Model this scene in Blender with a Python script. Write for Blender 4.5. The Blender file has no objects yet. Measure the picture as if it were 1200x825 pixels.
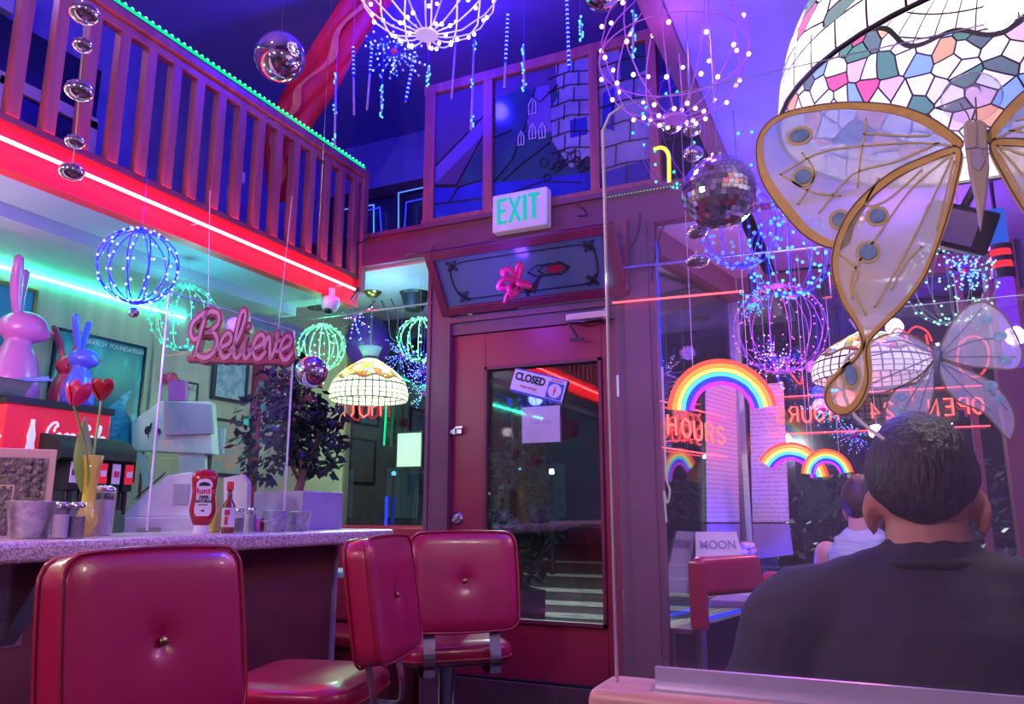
import bpy, math, random
from mathutils import Vector, Matrix, Euler, noise
random.seed(7)
R = math.radians
PI = math.pi
SC = bpy.context.scene
COL = SC.collection
# ---------------------------------------------------------------- camera numbers
FPX = 908.0; TH = R(11.7); YA = R(24.7); CAM = Vector((0, 0, 1.18))
_f = Vector((-math.sin(YA)*math.cos(TH), math.cos(YA)*math.cos(TH), math.sin(TH)))
_r = Vector((math.cos(YA), math.sin(YA), 0))
_u = _r.cross(_f)
def ray(px, py): return _f + _r*((px-600)/FPX) + _u*((412.5-py)/FPX)
def on(ax, val, px, py):
    d = ray(px, py); return CAM + d*((val-CAM[ax])/d[ax])
def onX(v, px, py): return on(0, v, px, py)
def onY(v, px, py): return on(1, v, px, py)
def onZ(v, px, py): return on(2, v, px, py)
def dp(px, py, d): return CAM + ray(px, py)*d
# ---------------------------------------------------------------- materials
def nodes(name):
    m = bpy.data.materials.new(name); m.use_nodes = True
    nt = m.node_tree; nt.nodes.clear()
    out = nt.nodes.new('ShaderNodeOutputMaterial')
    return m, nt, out
def N(nt, t, **kw):
    n = nt.nodes.new(t)
    for k, v in kw.items():
        if k in n.inputs: n.inputs[k].default_value = v
        else: setattr(n, k, v)
    return n
def col4(c): return (c[0], c[1], c[2], 1)
def mat(name, c, rough=.5, metal=0, c2=None, scale=8, detail=4, bump=0, bscale=40, coat=0, stretch=(1,1,1), em=None, es=0, spec=.5, ramp=(.35,.65)):
    m, nt, out = nodes(name)
    p = N(nt, 'ShaderNodeBsdfPrincipled'); L = nt.links.new
    p.inputs['Base Color'].default_value = col4(c)
    p.inputs['Roughness'].default_value = rough
    p.inputs['Metallic'].default_value = metal
    p.inputs['Coat Weight'].default_value = coat
    p.inputs['Coat Roughness'].default_value = .08
    p.inputs['Specular IOR Level'].default_value = spec
    tc = N(nt, 'ShaderNodeTexCoord'); mp = N(nt, 'ShaderNodeMapping'); mp.inputs['Scale'].default_value = stretch
    L(tc.outputs['Object'], mp.inputs['Vector'])
    if c2 is None: c2 = tuple(x*.86 for x in c)
    nz = N(nt, 'ShaderNodeTexNoise'); nz.inputs['Scale'].default_value = scale; nz.inputs['Detail'].default_value = detail
    L(mp.outputs[0], nz.inputs['Vector'])
    cr = N(nt, 'ShaderNodeValToRGB'); cr.color_ramp.elements[0].position = ramp[0]; cr.color_ramp.elements[1].position = ramp[1]
    cr.color_ramp.elements[0].color = col4(c); cr.color_ramp.elements[1].color = col4(c2)
    L(nz.outputs['Fac'], cr.inputs[0]); L(cr.outputs[0], p.inputs['Base Color'])
    if bump:
        n2 = N(nt, 'ShaderNodeTexNoise'); n2.inputs['Scale'].default_value = bscale; n2.inputs['Detail'].default_value = 3
        L(mp.outputs[0], n2.inputs['Vector'])
        b = N(nt, 'ShaderNodeBump'); b.inputs['Strength'].default_value = bump; b.inputs['Distance'].default_value = .01
        L(n2.outputs['Fac'], b.inputs['Height']); L(b.outputs[0], p.inputs['Normal'])
    if em is not None:
        p.inputs['Emission Color'].default_value = col4(em); p.inputs['Emission Strength'].default_value = es
    L(p.outputs[0], out.inputs[0]); return m
def emis(name, c, s, sample=True):
    m, nt, out = nodes(name)
    e = N(nt, 'ShaderNodeEmission'); e.inputs[0].default_value = col4(c); e.inputs[1].default_value = s
    nt.links.new(e.outputs[0], out.inputs[0])
    if not sample: m.cycles.emission_sampling = 'NONE'
    return m
def glass(name, tint=(.96,.97,1), refl=.06, edge=.5, rough=.02, haze=0, hazec=(.7,.7,.9)):
    m, nt, out = nodes(name); L = nt.links.new
    t = N(nt, 'ShaderNodeBsdfTransparent'); t.inputs[0].default_value = col4(tint)
    g = N(nt, 'ShaderNodeBsdfGlossy'); g.inputs['Roughness'].default_value = rough
    lw = N(nt, 'ShaderNodeFresnel'); ge = N(nt, 'ShaderNodeNewGeometry')
    io = N(nt, 'ShaderNodeMapRange'); io.inputs['To Min'].default_value = 1.45; io.inputs['To Max'].default_value = 1/1.45
    L(ge.outputs['Backfacing'], io.inputs['Value']); L(io.outputs[0], lw.inputs[0])
    mr = N(nt, 'ShaderNodeMath', operation='MULTIPLY'); mr.use_clamp = True; mr.inputs[1].default_value = refl/.04
    L(lw.outputs[0], mr.inputs[0])
    mx = N(nt, 'ShaderNodeMixShader'); L(mr.outputs[0], mx.inputs[0]); L(t.outputs[0], mx.inputs[1]); L(g.outputs[0], mx.inputs[2])
    last = mx
    if haze:
        d = N(nt, 'ShaderNodeBsdfDiffuse'); d.inputs[0].default_value = col4(hazec)
        m2 = N(nt, 'ShaderNodeMixShader'); m2.inputs[0].default_value = haze
        L(mx.outputs[0], m2.inputs[1]); L(d.outputs[0], m2.inputs[2]); last = m2
    L(last.outputs[0], out.inputs[0]); return m
def film(name, c, alpha, c2=None, scale=12, rough=.3):
    m, nt, out = nodes(name); L = nt.links.new
    t = N(nt, 'ShaderNodeBsdfTransparent')
    d = N(nt, 'ShaderNodeBsdfDiffuse'); tr = N(nt, 'ShaderNodeBsdfTranslucent')
    tc = N(nt, 'ShaderNodeTexCoord'); nz = N(nt, 'ShaderNodeTexNoise'); nz.inputs['Scale'].default_value = scale; nz.inputs['Detail'].default_value = 5
    L(tc.outputs['Object'], nz.inputs['Vector'])
    cr = N(nt, 'ShaderNodeValToRGB'); cr.color_ramp.elements[0].color = col4(c); cr.color_ramp.elements[1].color = col4(c2 or c)
    cr.color_ramp.elements[0].position = .4; cr.color_ramp.elements[1].position = .6
    L(nz.outputs['Fac'], cr.inputs[0]); L(cr.outputs[0], d.inputs[0]); L(cr.outputs[0], tr.inputs[0])
    a = N(nt, 'ShaderNodeMixShader'); a.inputs[0].default_value = .5; L(d.outputs[0], a.inputs[1]); L(tr.outputs[0], a.inputs[2])
    b = N(nt, 'ShaderNodeMixShader'); b.inputs[0].default_value = alpha; L(t.outputs[0], b.inputs[1]); L(a.outputs[0], b.inputs[2])
    g = N(nt, 'ShaderNodeBsdfGlossy'); g.inputs['Roughness'].default_value = rough
    c_ = N(nt, 'ShaderNodeMixShader'); c_.inputs[0].default_value = .05; L(b.outputs[0], c_.inputs[1]); L(g.outputs[0], c_.inputs[2])
    L(c_.outputs[0], out.inputs[0]); return m
M = {}
M['maroon'] = mat('maroon_paint', (.30,.014,.05), .38, c2=(.25,.012,.045), scale=3, bump=.05)
M['maroon_dark'] = mat('dark_maroon_paint', (.16,.014,.045), .45, c2=(.13,.012,.04), bump=.1)
M['brownpurple'] = mat('worn_plum_paint', (.17,.06,.10), .5, c2=(.14,.05,.085), scale=5, bump=.15)
M['beam'] = mat('plum_beam_paint', (.19,.06,.09), .5, c2=(.15,.05,.08), scale=4, bump=.15)
M['ceil'] = mat('violet_ceiling_paint', (.24,.18,.50), .8, c2=(.21,.16,.46), scale=1.2, bump=.05)
M['ceil_white'] = mat('off_white_ceiling_paint', (.55,.52,.62), .45, c2=(.48,.46,.56), scale=1.5)
M['soffit'] = mat('satin_soffit_board', (.42,.42,.52), .32, c2=(.36,.37,.47), scale=2)
M['fascia'] = mat('fascia_board_red', (.90,.03,.045), .6)
M['wall_l'] = mat('pale_wood_panelling', (.50,.38,.34), .45, c2=(.40,.30,.28), scale=3, stretch=(1,5,.6), detail=6)
M['wall_up'] = mat('violet_wall_paint', (.30,.24,.62), .7, bump=.05)
M['wall_dim'] = mat('muted_violet_wall_paint', (.22,.17,.38), .7)
M['cream'] = mat('cream_wall_paint', (.70,.60,.42), .6)
M['floor'] = mat('dark_checked_floor', (.09,.07,.08), .4, c2=(.05,.04,.05))
M['wood_rail'] = mat('red_brown_railing_wood', (.42,.13,.11), .4, c2=(.30,.08,.07), scale=3, stretch=(8,8,1), bump=.1)
M['darkwood'] = mat('dark_wood', (.10,.05,.06), .5)
M['vinyl'] = mat('red_vinyl', (.40,.010,.075), .28, c2=(.36,.009,.07), scale=4, bump=.05, bscale=260, coat=.25)
M['vinyl_dk'] = mat('red_vinyl_piping', (.36,.01,.05), .3, coat=.2)
M['chrome'] = mat('chrome', (.75,.74,.78), .16, 1)
M['steel'] = mat('brushed_steel', (.50,.50,.56), .35, 1, stretch=(1,1,14))
M['galv'] = mat('galvanised_steel', (.62,.62,.68), .38, .8, c2=(.42,.42,.50), scale=45, detail=2)
M['brass'] = mat('aged_brass', (.45,.32,.14), .3, 1)
M['black'] = mat('black_plastic', (.02,.02,.025), .35)
M['blackmatte'] = mat('matte_black', (.012,.012,.015), .7)
M['white_pl'] = mat('white_plastic', (.80,.78,.82), .35)
M['grey_pl'] = mat('grey_plastic', (.45,.43,.50), .4)
M['lav_pl'] = mat('lavender_grey_laminate', (.42,.36,.58), .45)
M['alu'] = mat('satin_aluminium', (.72,.62,.80), .3, .6)
M['tanwood'] = mat('pinkish_tan_wood_cap', (.72,.36,.34), .4, c2=(.62,.30,.29), scale=4, stretch=(1,8,8))
M['edge'] = mat('lit_acrylic_edge', (.82,.72,.95), .2)  # light caught in the acrylic edge, put into a pale colour
M['plexi'] = glass('clear_acrylic', (.975,.975,.99), .04, haze=.012)
M['plexi_d'] = glass('smudged_divider_acrylic', (.97,.965,.985), .04, haze=.02, hazec=(.75,.6,.95))
M['glass'] = glass('window_glass', (.86,.88,.92), .11)
M['doorglass'] = glass('door_glass', (.75,.80,.82), .16)
M['jar'] = glass('clear_jar_glass', (.90,.88,.92), .12, haze=.06)
M['mirror'] = mat('mirrored_silver', (.92,.9,.95), .03, 1)
M['mirror_t'] = mat('mirror_facets', (.85,.85,.9), .08, 1)
M['asphalt'] = mat('night_asphalt', (.045,.05,.055), .6, c2=(.03,.035,.04), scale=6, bump=.3)
M['stripe'] = mat('worn_crossing_paint', (.42,.42,.38), .7, c2=(.22,.22,.20), scale=4)
M['paper'] = mat('lavender_white_paper', (.78,.74,.86), .7)
M['paper_w'] = mat('white_paper', (.85,.83,.84), .7)
M['ink'] = mat('black_ink', (.02,.02,.05), .6)
M['inkred'] = mat('red_ink', (.75,.03,.10), .5)
M['blue_p'] = mat('blue_print', (.04,.10,.55), .5)
M['skin'] = mat('warm_skin', (.52,.24,.17), .5, c2=(.46,.20,.15), scale=15)
M['skin2'] = mat('pale_skin', (.62,.36,.32), .5)
M['hair'] = mat('black_hair', (.012,.009,.012), .5, c2=(.028,.022,.026), scale=40, stretch=(1,1,.25), bump=.9, bscale=130)
M['hair2'] = mat('short_brown_hair', (.05,.03,.035), .5, bump=.5)
M['shirt'] = mat('charcoal_cotton', (.030,.029,.050), .85, c2=(.022,.02,.034), scale=5, bump=.25, bscale=14)
M['tank'] = mat('pale_blue_tank_cotton', (.35,.48,.56), .8, c2=(.55,.65,.7), scale=25, stretch=(.3,.3,3))
M['denim'] = mat('dark_denim', (.03,.04,.09), .8)
M['leaf'] = mat('dark_leaf', (.015,.03,.025), .4)
M['leaf2'] = mat('street_shrub_leaf', (.05,.16,.09), .5)
M['hedge_leaf'] = mat('grey_violet_hedge_leaf', (.06,.09,.09), .35)
M['tulipleaf'] = mat('tulip_leaf_green', (.30,.50,.10), .4)
M['tulip'] = mat('crimson_tulip_petal', (.50,.008,.03), .35)
M['tulip2'] = mat('pink_red_tulip_petal', (.75,.03,.14), .35)
M['yellowglass'] = mat('yellow_glass', (.78,.70,.10), .12, coat=.6)
M['salt'] = mat('salt_white', (.80,.76,.80), .6)
M['pepper'] = mat('ground_pepper', (.20,.15,.17), .8, c2=(.32,.27,.28), scale=180)
M['sugar'] = mat('white_sugar', (.88,.82,.88), .6)
M['ketchup'] = mat('ketchup_red', (.42,.012,.02), .2, coat=.4)
M['hotsauce'] = mat('hot_sauce', (.30,.05,.03), .15, coat=.5)
M['cokered'] = mat('soda_sign_red', (.80,.02,.05), .3, em=(1,.03,.06), es=.25)
M['white_em'] = mat('white_lettering', (.9,.85,.9), .5, em=(1,.9,1), es=.25)
M['bunny_pink'] = mat('pink_satin_ceramic', (.72,.14,.62), .3)
M['bunny_blue'] = mat('violet_blue_satin_ceramic', (.13,.10,.85), .3)
M['bunny_red'] = mat('crimson_satin_ceramic', (.62,.03,.12), .3)
M['bunny_white'] = mat('cream_ceramic', (.8,.75,.7), .3)
M['believe_face'] = mat('lilac_pink_sign_face', (.85,.38,.70), .4)
M['believe_side'] = mat('magenta_sign_side', (.50,.03,.16), .4)
M['streamer'] = mat('crimson_fabric_streamer', (.85,.01,.02), .6, c2=(.65,.01,.02), scale=6)
M['streamer2'] = mat('orange_streamer_stripe', (.9,.25,.05), .6, c2=(.75,.1,.05), scale=14)
M['gold'] = mat('gold_brown_glitter_border', (.72,.46,.14), .35, c2=(.60,.36,.10), scale=60)
M['veing'] = mat('gold_vein_line', (.62,.50,.22), .4)
M['veindark'] = mat('dark_wing_outline', (.12,.08,.07), .5)
M['wingfilm'] = film('cream_wing_film', (.90,.82,.52), .50, (.78,.76,.78), 9)
M['wingfilm_b'] = film('lilac_blue_wing_film', (.40,.50,.92), .52, (.90,.85,.66), 6)
M['wing2film'] = film('grey_blue_wing_film', (.55,.60,.85), .22, (.65,.7,.9), 8)
M['wing2vein'] = mat('slate_wing_line', (.10,.14,.28), .5)
M['eyespot'] = mat('slate_blue_eyespot', (.10,.20,.42), .4, c2=(.2,.35,.6), scale=60)
M['bfbody'] = mat('tan_butterfly_body', (.48,.38,.32), .5)
M['lead'] = mat('lead_came', (.03,.025,.03), .4, .3)
M['sg_d'] = mat('stained_glass_dark_plum', (.07,.05,.10), .12, c2=(.10,.07,.15), scale=3)
M['sg_g'] = mat('stained_glass_deep_teal', (.02,.08,.10), .12, c2=(.02,.05,.09), scale=4)
M['sg_l'] = mat('stained_glass_pearl_violet', (.30,.30,.42), .15, c2=(.18,.18,.32), scale=5)
M['sg_b'] = mat('stained_glass_ultramarine', (.02,.04,.42), .12, c2=(.02,.03,.25), scale=3)
M['sg_p'] = mat('stained_glass_violet', (.16,.12,.34), .14, c2=(.12,.09,.28), scale=4)
M['transglass'] = mat('grey_green_leaded_glass', (.10,.17,.22), .15, c2=(.07,.12,.20), scale=2)
M['purple_velvet'] = mat('purple_balloon', (.10,.02,.30), .35)
M['tan_box'] = mat('tan_carved_frame', (.78,.52,.42), .5)
M['greenish_box'] = mat('carved_metal_relief', (.11,.09,.10), .35, .5, c2=(.30,.25,.22), scale=70, bump=.8, bscale=60)
M['screen'] = mat('dark_screen', (.015,.02,.06), .12)
M['petalmix'] = mat('pink_yellow_petals', (.9,.25,.45), .5, c2=(.95,.7,.3), scale=35)
M['redplast'] = mat('red_plastic_cap', (.8,.02,.05), .4)
M['blueplast'] = mat('blue_print_card', (.05,.18,.75), .5)
M['sky_card'] = mat('sea_blue_poster', (.015,.10,.22), .3, c2=(.05,.35,.55), scale=4, stretch=(1,1.6,.8), ramp=(.48,.62), detail=7)
M['terra'] = mat('clay_bark', (.22,.10,.08), .7)
NEON = {}
M['n_red'] = emis('red_neon', (1,.03,.035), 42)
M['n_redline'] = emis('thin_red_neon', (1,.06,.08), 4, False)
M['n_pink'] = emis('pink_red_neon', (1,.07,.13), 2.8)
M['n_green'] = emis('green_led_strip', (.03,1,.50), 34)
M['n_greendot'] = emis('green_led_dots', (.0,.75,.22), 1.2, False)
M['n_blue'] = emis('blue_neon', (.015,.03,1), 1.6)
M['n_ltblue'] = emis('pale_blue_neon', (.06,.20,1), 1.4)
M['n_yellow'] = emis('yellow_neon', (.85,.9,.06), 1.6, False)
M['n_sign'] = emis('red_orange_sign_neon', (1,.08,.07), 3.2, False)
M['n_signdk'] = emis('dim_red_sign_neon', (1,.07,.07), 1.3, False)
M['b_white'] = emis('white_led', (.95,.85,1), 7, False)
M['b_blue'] = emis('blue_led', (.20,.24,1), 3.4, False)
M['b_deep'] = emis('deep_blue_led', (.05,.10,1), 3, False)
M['b_purple'] = emis('lilac_led', (1,.55,1), 3, False)
M['b_magenta'] = emis('magenta_led', (.9,.16,.75), 1.6, False)
M['b_teal'] = emis('teal_led', (.05,.85,.6), 1.3, False)
M['b_green'] = emis('green_led', (.35,1,.55), 1.4, False)
M['b_cyan'] = emis('cyan_led', (.10,.55,1), 1.6, False)
M['w_white'] = mat('pale_wire', (.75,.62,.80), .4, em=(.8,.6,1), es=.25)  # LED glow on the wire added as faint emission
M['w_purple'] = mat('violet_wire', (.35,.12,.6), .4, em=(.5,.1,.9), es=.25)  # faint emission stands for LED light on the wire
M['w_blue'] = mat('glowing_blue_wire', (.04,.05,.7), .4, em=(.01,.01,1), es=.8)  # wire made to emit, imitating the blue glow of its LEDs
M['w_green'] = mat('green_wire', (.25,.5,.35), .4)
M['exitgreen'] = mat('exit_green', (.0,.42,.22), .5, em=(0,.75,.36), es=.4)
M['exitface'] = mat('exit_face_white', (.72,.66,.72), .4, em=(.8,.65,.8), es=.1)
M['bulb'] = emis('hot_bulb', (1,.97,.9), 20, False)
RB = []
for nm, c in (('red', (1,.10,.07)), ('orange', (1,.36,.06)), ('yellow', (1,.80,.18)), ('cyan', (.10,.70,1)), ('blue', (.04,.06,1)), ('violet', (.65,.04,1))):
    M['rb_'+nm] = emis('rainbow_'+nm+'_glow', c, 1.25, False); RB.append('rb_'+nm)
def paper_text(name, base, ink, sx=170, sz=210, thr=.5):
    m, nt, out = nodes(name); L = nt.links.new
    p = N(nt, 'ShaderNodeBsdfPrincipled'); p.inputs['Roughness'].default_value = .6
    tc = N(nt, 'ShaderNodeTexCoord'); sp = N(nt, 'ShaderNodeSeparateXYZ'); L(tc.outputs['Object'], sp.inputs[0])
    mp = N(nt, 'ShaderNodeMapping'); mp.inputs['Scale'].default_value = (sx, sx, sz); L(tc.outputs['Object'], mp.inputs[0])
    nz = N(nt, 'ShaderNodeTexNoise'); nz.inputs['Scale'].default_value = 1; nz.inputs['Detail'].default_value = 1; L(mp.outputs[0], nz.inputs[0])
    g = N(nt, 'ShaderNodeMath', operation='GREATER_THAN'); g.inputs[1].default_value = thr; L(nz.outputs['Fac'], g.inputs[0])
    z = N(nt, 'ShaderNodeMath', operation='MULTIPLY'); z.inputs[1].default_value = sz*1.3; L(sp.outputs[2], z.inputs[0])
    s = N(nt, 'ShaderNodeMath', operation='SINE'); L(z.outputs[0], s.inputs[0])
    g2 = N(nt, 'ShaderNodeMath', operation='GREATER_THAN'); g2.inputs[1].default_value = .1; L(s.outputs[0], g2.inputs[0])
    mm = N(nt, 'ShaderNodeMath', operation='MULTIPLY'); L(g.outputs[0], mm.inputs[0]); L(g2.outputs[0], mm.inputs[1])
    mx = N(nt, 'ShaderNodeMix', data_type='RGBA'); L(mm.outputs[0], mx.inputs[0]); mx.inputs[6].default_value = col4(base); mx.inputs[7].default_value = col4(ink)
    L(mx.outputs[2], p.inputs['Base Color']); L(p.outputs[0], out.inputs[0]); return m
M['menu'] = paper_text('printed_menu_paper', (.74,.72,.76), (.42,.40,.45))
M['granite'] = mat('speckled_laminate', (.82,.62,.64), .28, c2=(.36,.27,.31), scale=150, detail=2, ramp=(.42,.58))
def shade_mat(name, kind):
    # leaded glass: cells and came lines follow the shade's own angle and height
    m, nt, out = nodes(name); L = nt.links.new
    uv = N(nt, 'ShaderNodeUVMap'); uv.uv_map = 'UVMap'
    sp = N(nt, 'ShaderNodeSeparateXYZ'); L(uv.outputs[0], sp.inputs[0])
    # tile grid
    br = N(nt, 'ShaderNodeTexBrick'); br.inputs['Scale'].default_value = 1
    br.offset = 0 if kind == 'small' else .0
    br.inputs['Mortar Size'].default_value = .035 if kind == 'big' else .09
    br.inputs['Brick Width'].default_value = 1; br.inputs['Row Height'].default_value = 1
    mp = N(nt, 'ShaderNodeMapping'); mp.inputs['Scale'].default_value = (40, 9, 1) if kind == 'big' else (36, 9, 1)
    L(uv.outputs[0], mp.inputs[0])
    nzd = N(nt, 'ShaderNodeTexWave'); 
    L(mp.outputs[0], br.inputs['Vector'])
    br.inputs['Color1'].default_value = (.95,.88,.70,1); br.inputs['Color2'].default_value = (.98,.93,.82,1); br.inputs['Mortar'].default_value = (.01,.01,.01,1)
    # flower band
    mp2 = N(nt, 'ShaderNodeMapping'); mp2.inputs['Scale'].default_value = (44, 12, 1) if kind == 'big' else (30, 10, 1); L(uv.outputs[0], mp2.inputs[0])
    vo = N(nt, 'ShaderNodeTexVoronoi'); vo.voronoi_dimensions = '2D'; vo.inputs['Scale'].default_value = 1; L(mp2.outputs[0], vo.inputs['Vector'])
    ve = N(nt, 'ShaderNodeTexVoronoi'); ve.voronoi_dimensions = '2D'; ve.feature = 'DISTANCE_TO_EDGE'; ve.inputs['Scale'].default_value = 1; L(mp2.outputs[0], ve.inputs['Vector'])
    se = N(nt, 'ShaderNodeSeparateColor'); L(vo.outputs['Color'], se.inputs[0])
    cr = N(nt, 'ShaderNodeValToRGB'); cr.color_ramp.interpolation = 'CONSTANT'
    cols = [(0,(.92,.93,.92)),(.30,(.10,.26,.20)),(.40,(.90,.92,.95)),(.52,(.90,.45,.25)),(.60,(.25,.45,.90)),(.70,(.80,.84,.90)),(.80,(.80,.55,.72)),(.88,(.12,.18,.20)),(.94,(.75,.12,.28))] if kind == 'big' else \
           [(0,(.95,.88,.6)),(.25,(.90,.35,.05)),(.36,(.25,.40,.12)),(.48,(.95,.85,.5)),(.62,(.80,.12,.05)),(.72,(.20,.40,.65)),(.80,(.95,.65,.15)),(.92,(.40,.12,.05))]
    el = cr.color_ramp.elements
    while len(el) < len(cols): el.new(.5)
    for i, (p_, c_) in enumerate(cols): el[i].position = p_; el[i].color = col4(c_)
    L(se.outputs[0], cr.inputs[0])
    lt = N(nt, 'ShaderNodeMath', operation='GREATER_THAN'); lt.inputs[1].default_value = .045; L(ve.outputs['Distance'], lt.inputs[0])
    ml = N(nt, 'ShaderNodeMix', data_type='RGBA'); L(lt.outputs[0], ml.inputs[0]); ml.inputs[6].default_value = (.01,.01,.01,1); L(cr.outputs[0], ml.inputs[7])
    # wavy band limits
    w = N(nt, 'ShaderNodeMath', operation='MULTIPLY'); w.inputs[1].default_value = 2*PI*10; L(sp.outputs[0], w.inputs[0])
    sn = N(nt, 'ShaderNodeMath', operation='SINE'); L(w.outputs[0], sn.inputs[0])
    a = N(nt, 'ShaderNodeMath', operation='MULTIPLY_ADD'); a.inputs[1].default_value = .03; L(sn.outputs[0], a.inputs[0]); L(sp.outputs[1], a.inputs[2])
    lo, hi = (.14, .66) if kind == 'big' else (.42, .84)
    g1 = N(nt, 'ShaderNodeMath', operation='GREATER_THAN'); g1.inputs[1].default_value = lo; L(a.outputs[0], g1.inputs[0])
    g2 = N(nt, 'ShaderNodeMath', operation='LESS_THAN'); g2.inputs[1].default_value = hi; L(a.outputs[0], g2.inputs[0])
    gg = N(nt, 'ShaderNodeMath', operation='MULTIPLY'); L(g1.outputs[0], gg.inputs[0]); L(g2.outputs[0], gg.inputs[1])
    fm = N(nt, 'ShaderNodeMix', data_type='RGBA'); L(gg.outputs[0], fm.inputs[0]); L(br.outputs['Color'], fm.inputs[6]); L(ml.outputs[2], fm.inputs[7])
    # dark scallops at band edge
    e1 = N(nt, 'ShaderNodeMath', operation='SUBTRACT'); e1.inputs[1].default_value = (lo if kind == 'small' else hi); L(a.outputs[0], e1.inputs[0])
    e2 = N(nt, 'ShaderNodeMath', operation='ABSOLUTE'); L(e1.outputs[0], e2.inputs[0])
    e3 = N(nt, 'ShaderNodeMath', operation='LESS_THAN'); e3.inputs[1].default_value = .028 if kind == 'small' else .012; L(e2.outputs[0], e3.inputs[0])
    fin = N(nt, 'ShaderNodeMix', data_type='RGBA'); L(e3.outputs[0], fin.inputs[0]); L(fm.outputs[2], fin.inputs[6]); fin.inputs[7].default_value = (.16,.06,.03,1) if kind == 'small' else (.02,.02,.02,1)
    tr = N(nt, 'ShaderNodeBsdfTranslucent'); L(fin.outputs[2], tr.inputs[0])
    df = N(nt, 'ShaderNodeBsdfPrincipled'); df.inputs['Roughness'].default_value = .2; L(fin.outputs[2], df.inputs['Base Color'])
    mx = N(nt, 'ShaderNodeMixShader'); mx.inputs[0].default_value = .35; L(tr.outputs[0], mx.inputs[1]); L(df.outputs[0], mx.inputs[2])
    L(mx.outputs[0], out.inputs[0]); return m
M['shade_big'] = shade_mat('leaded_glass_floral_shade', 'big')
M['shade_small'] = shade_mat('leaded_glass_amber_shade', 'small')
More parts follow.
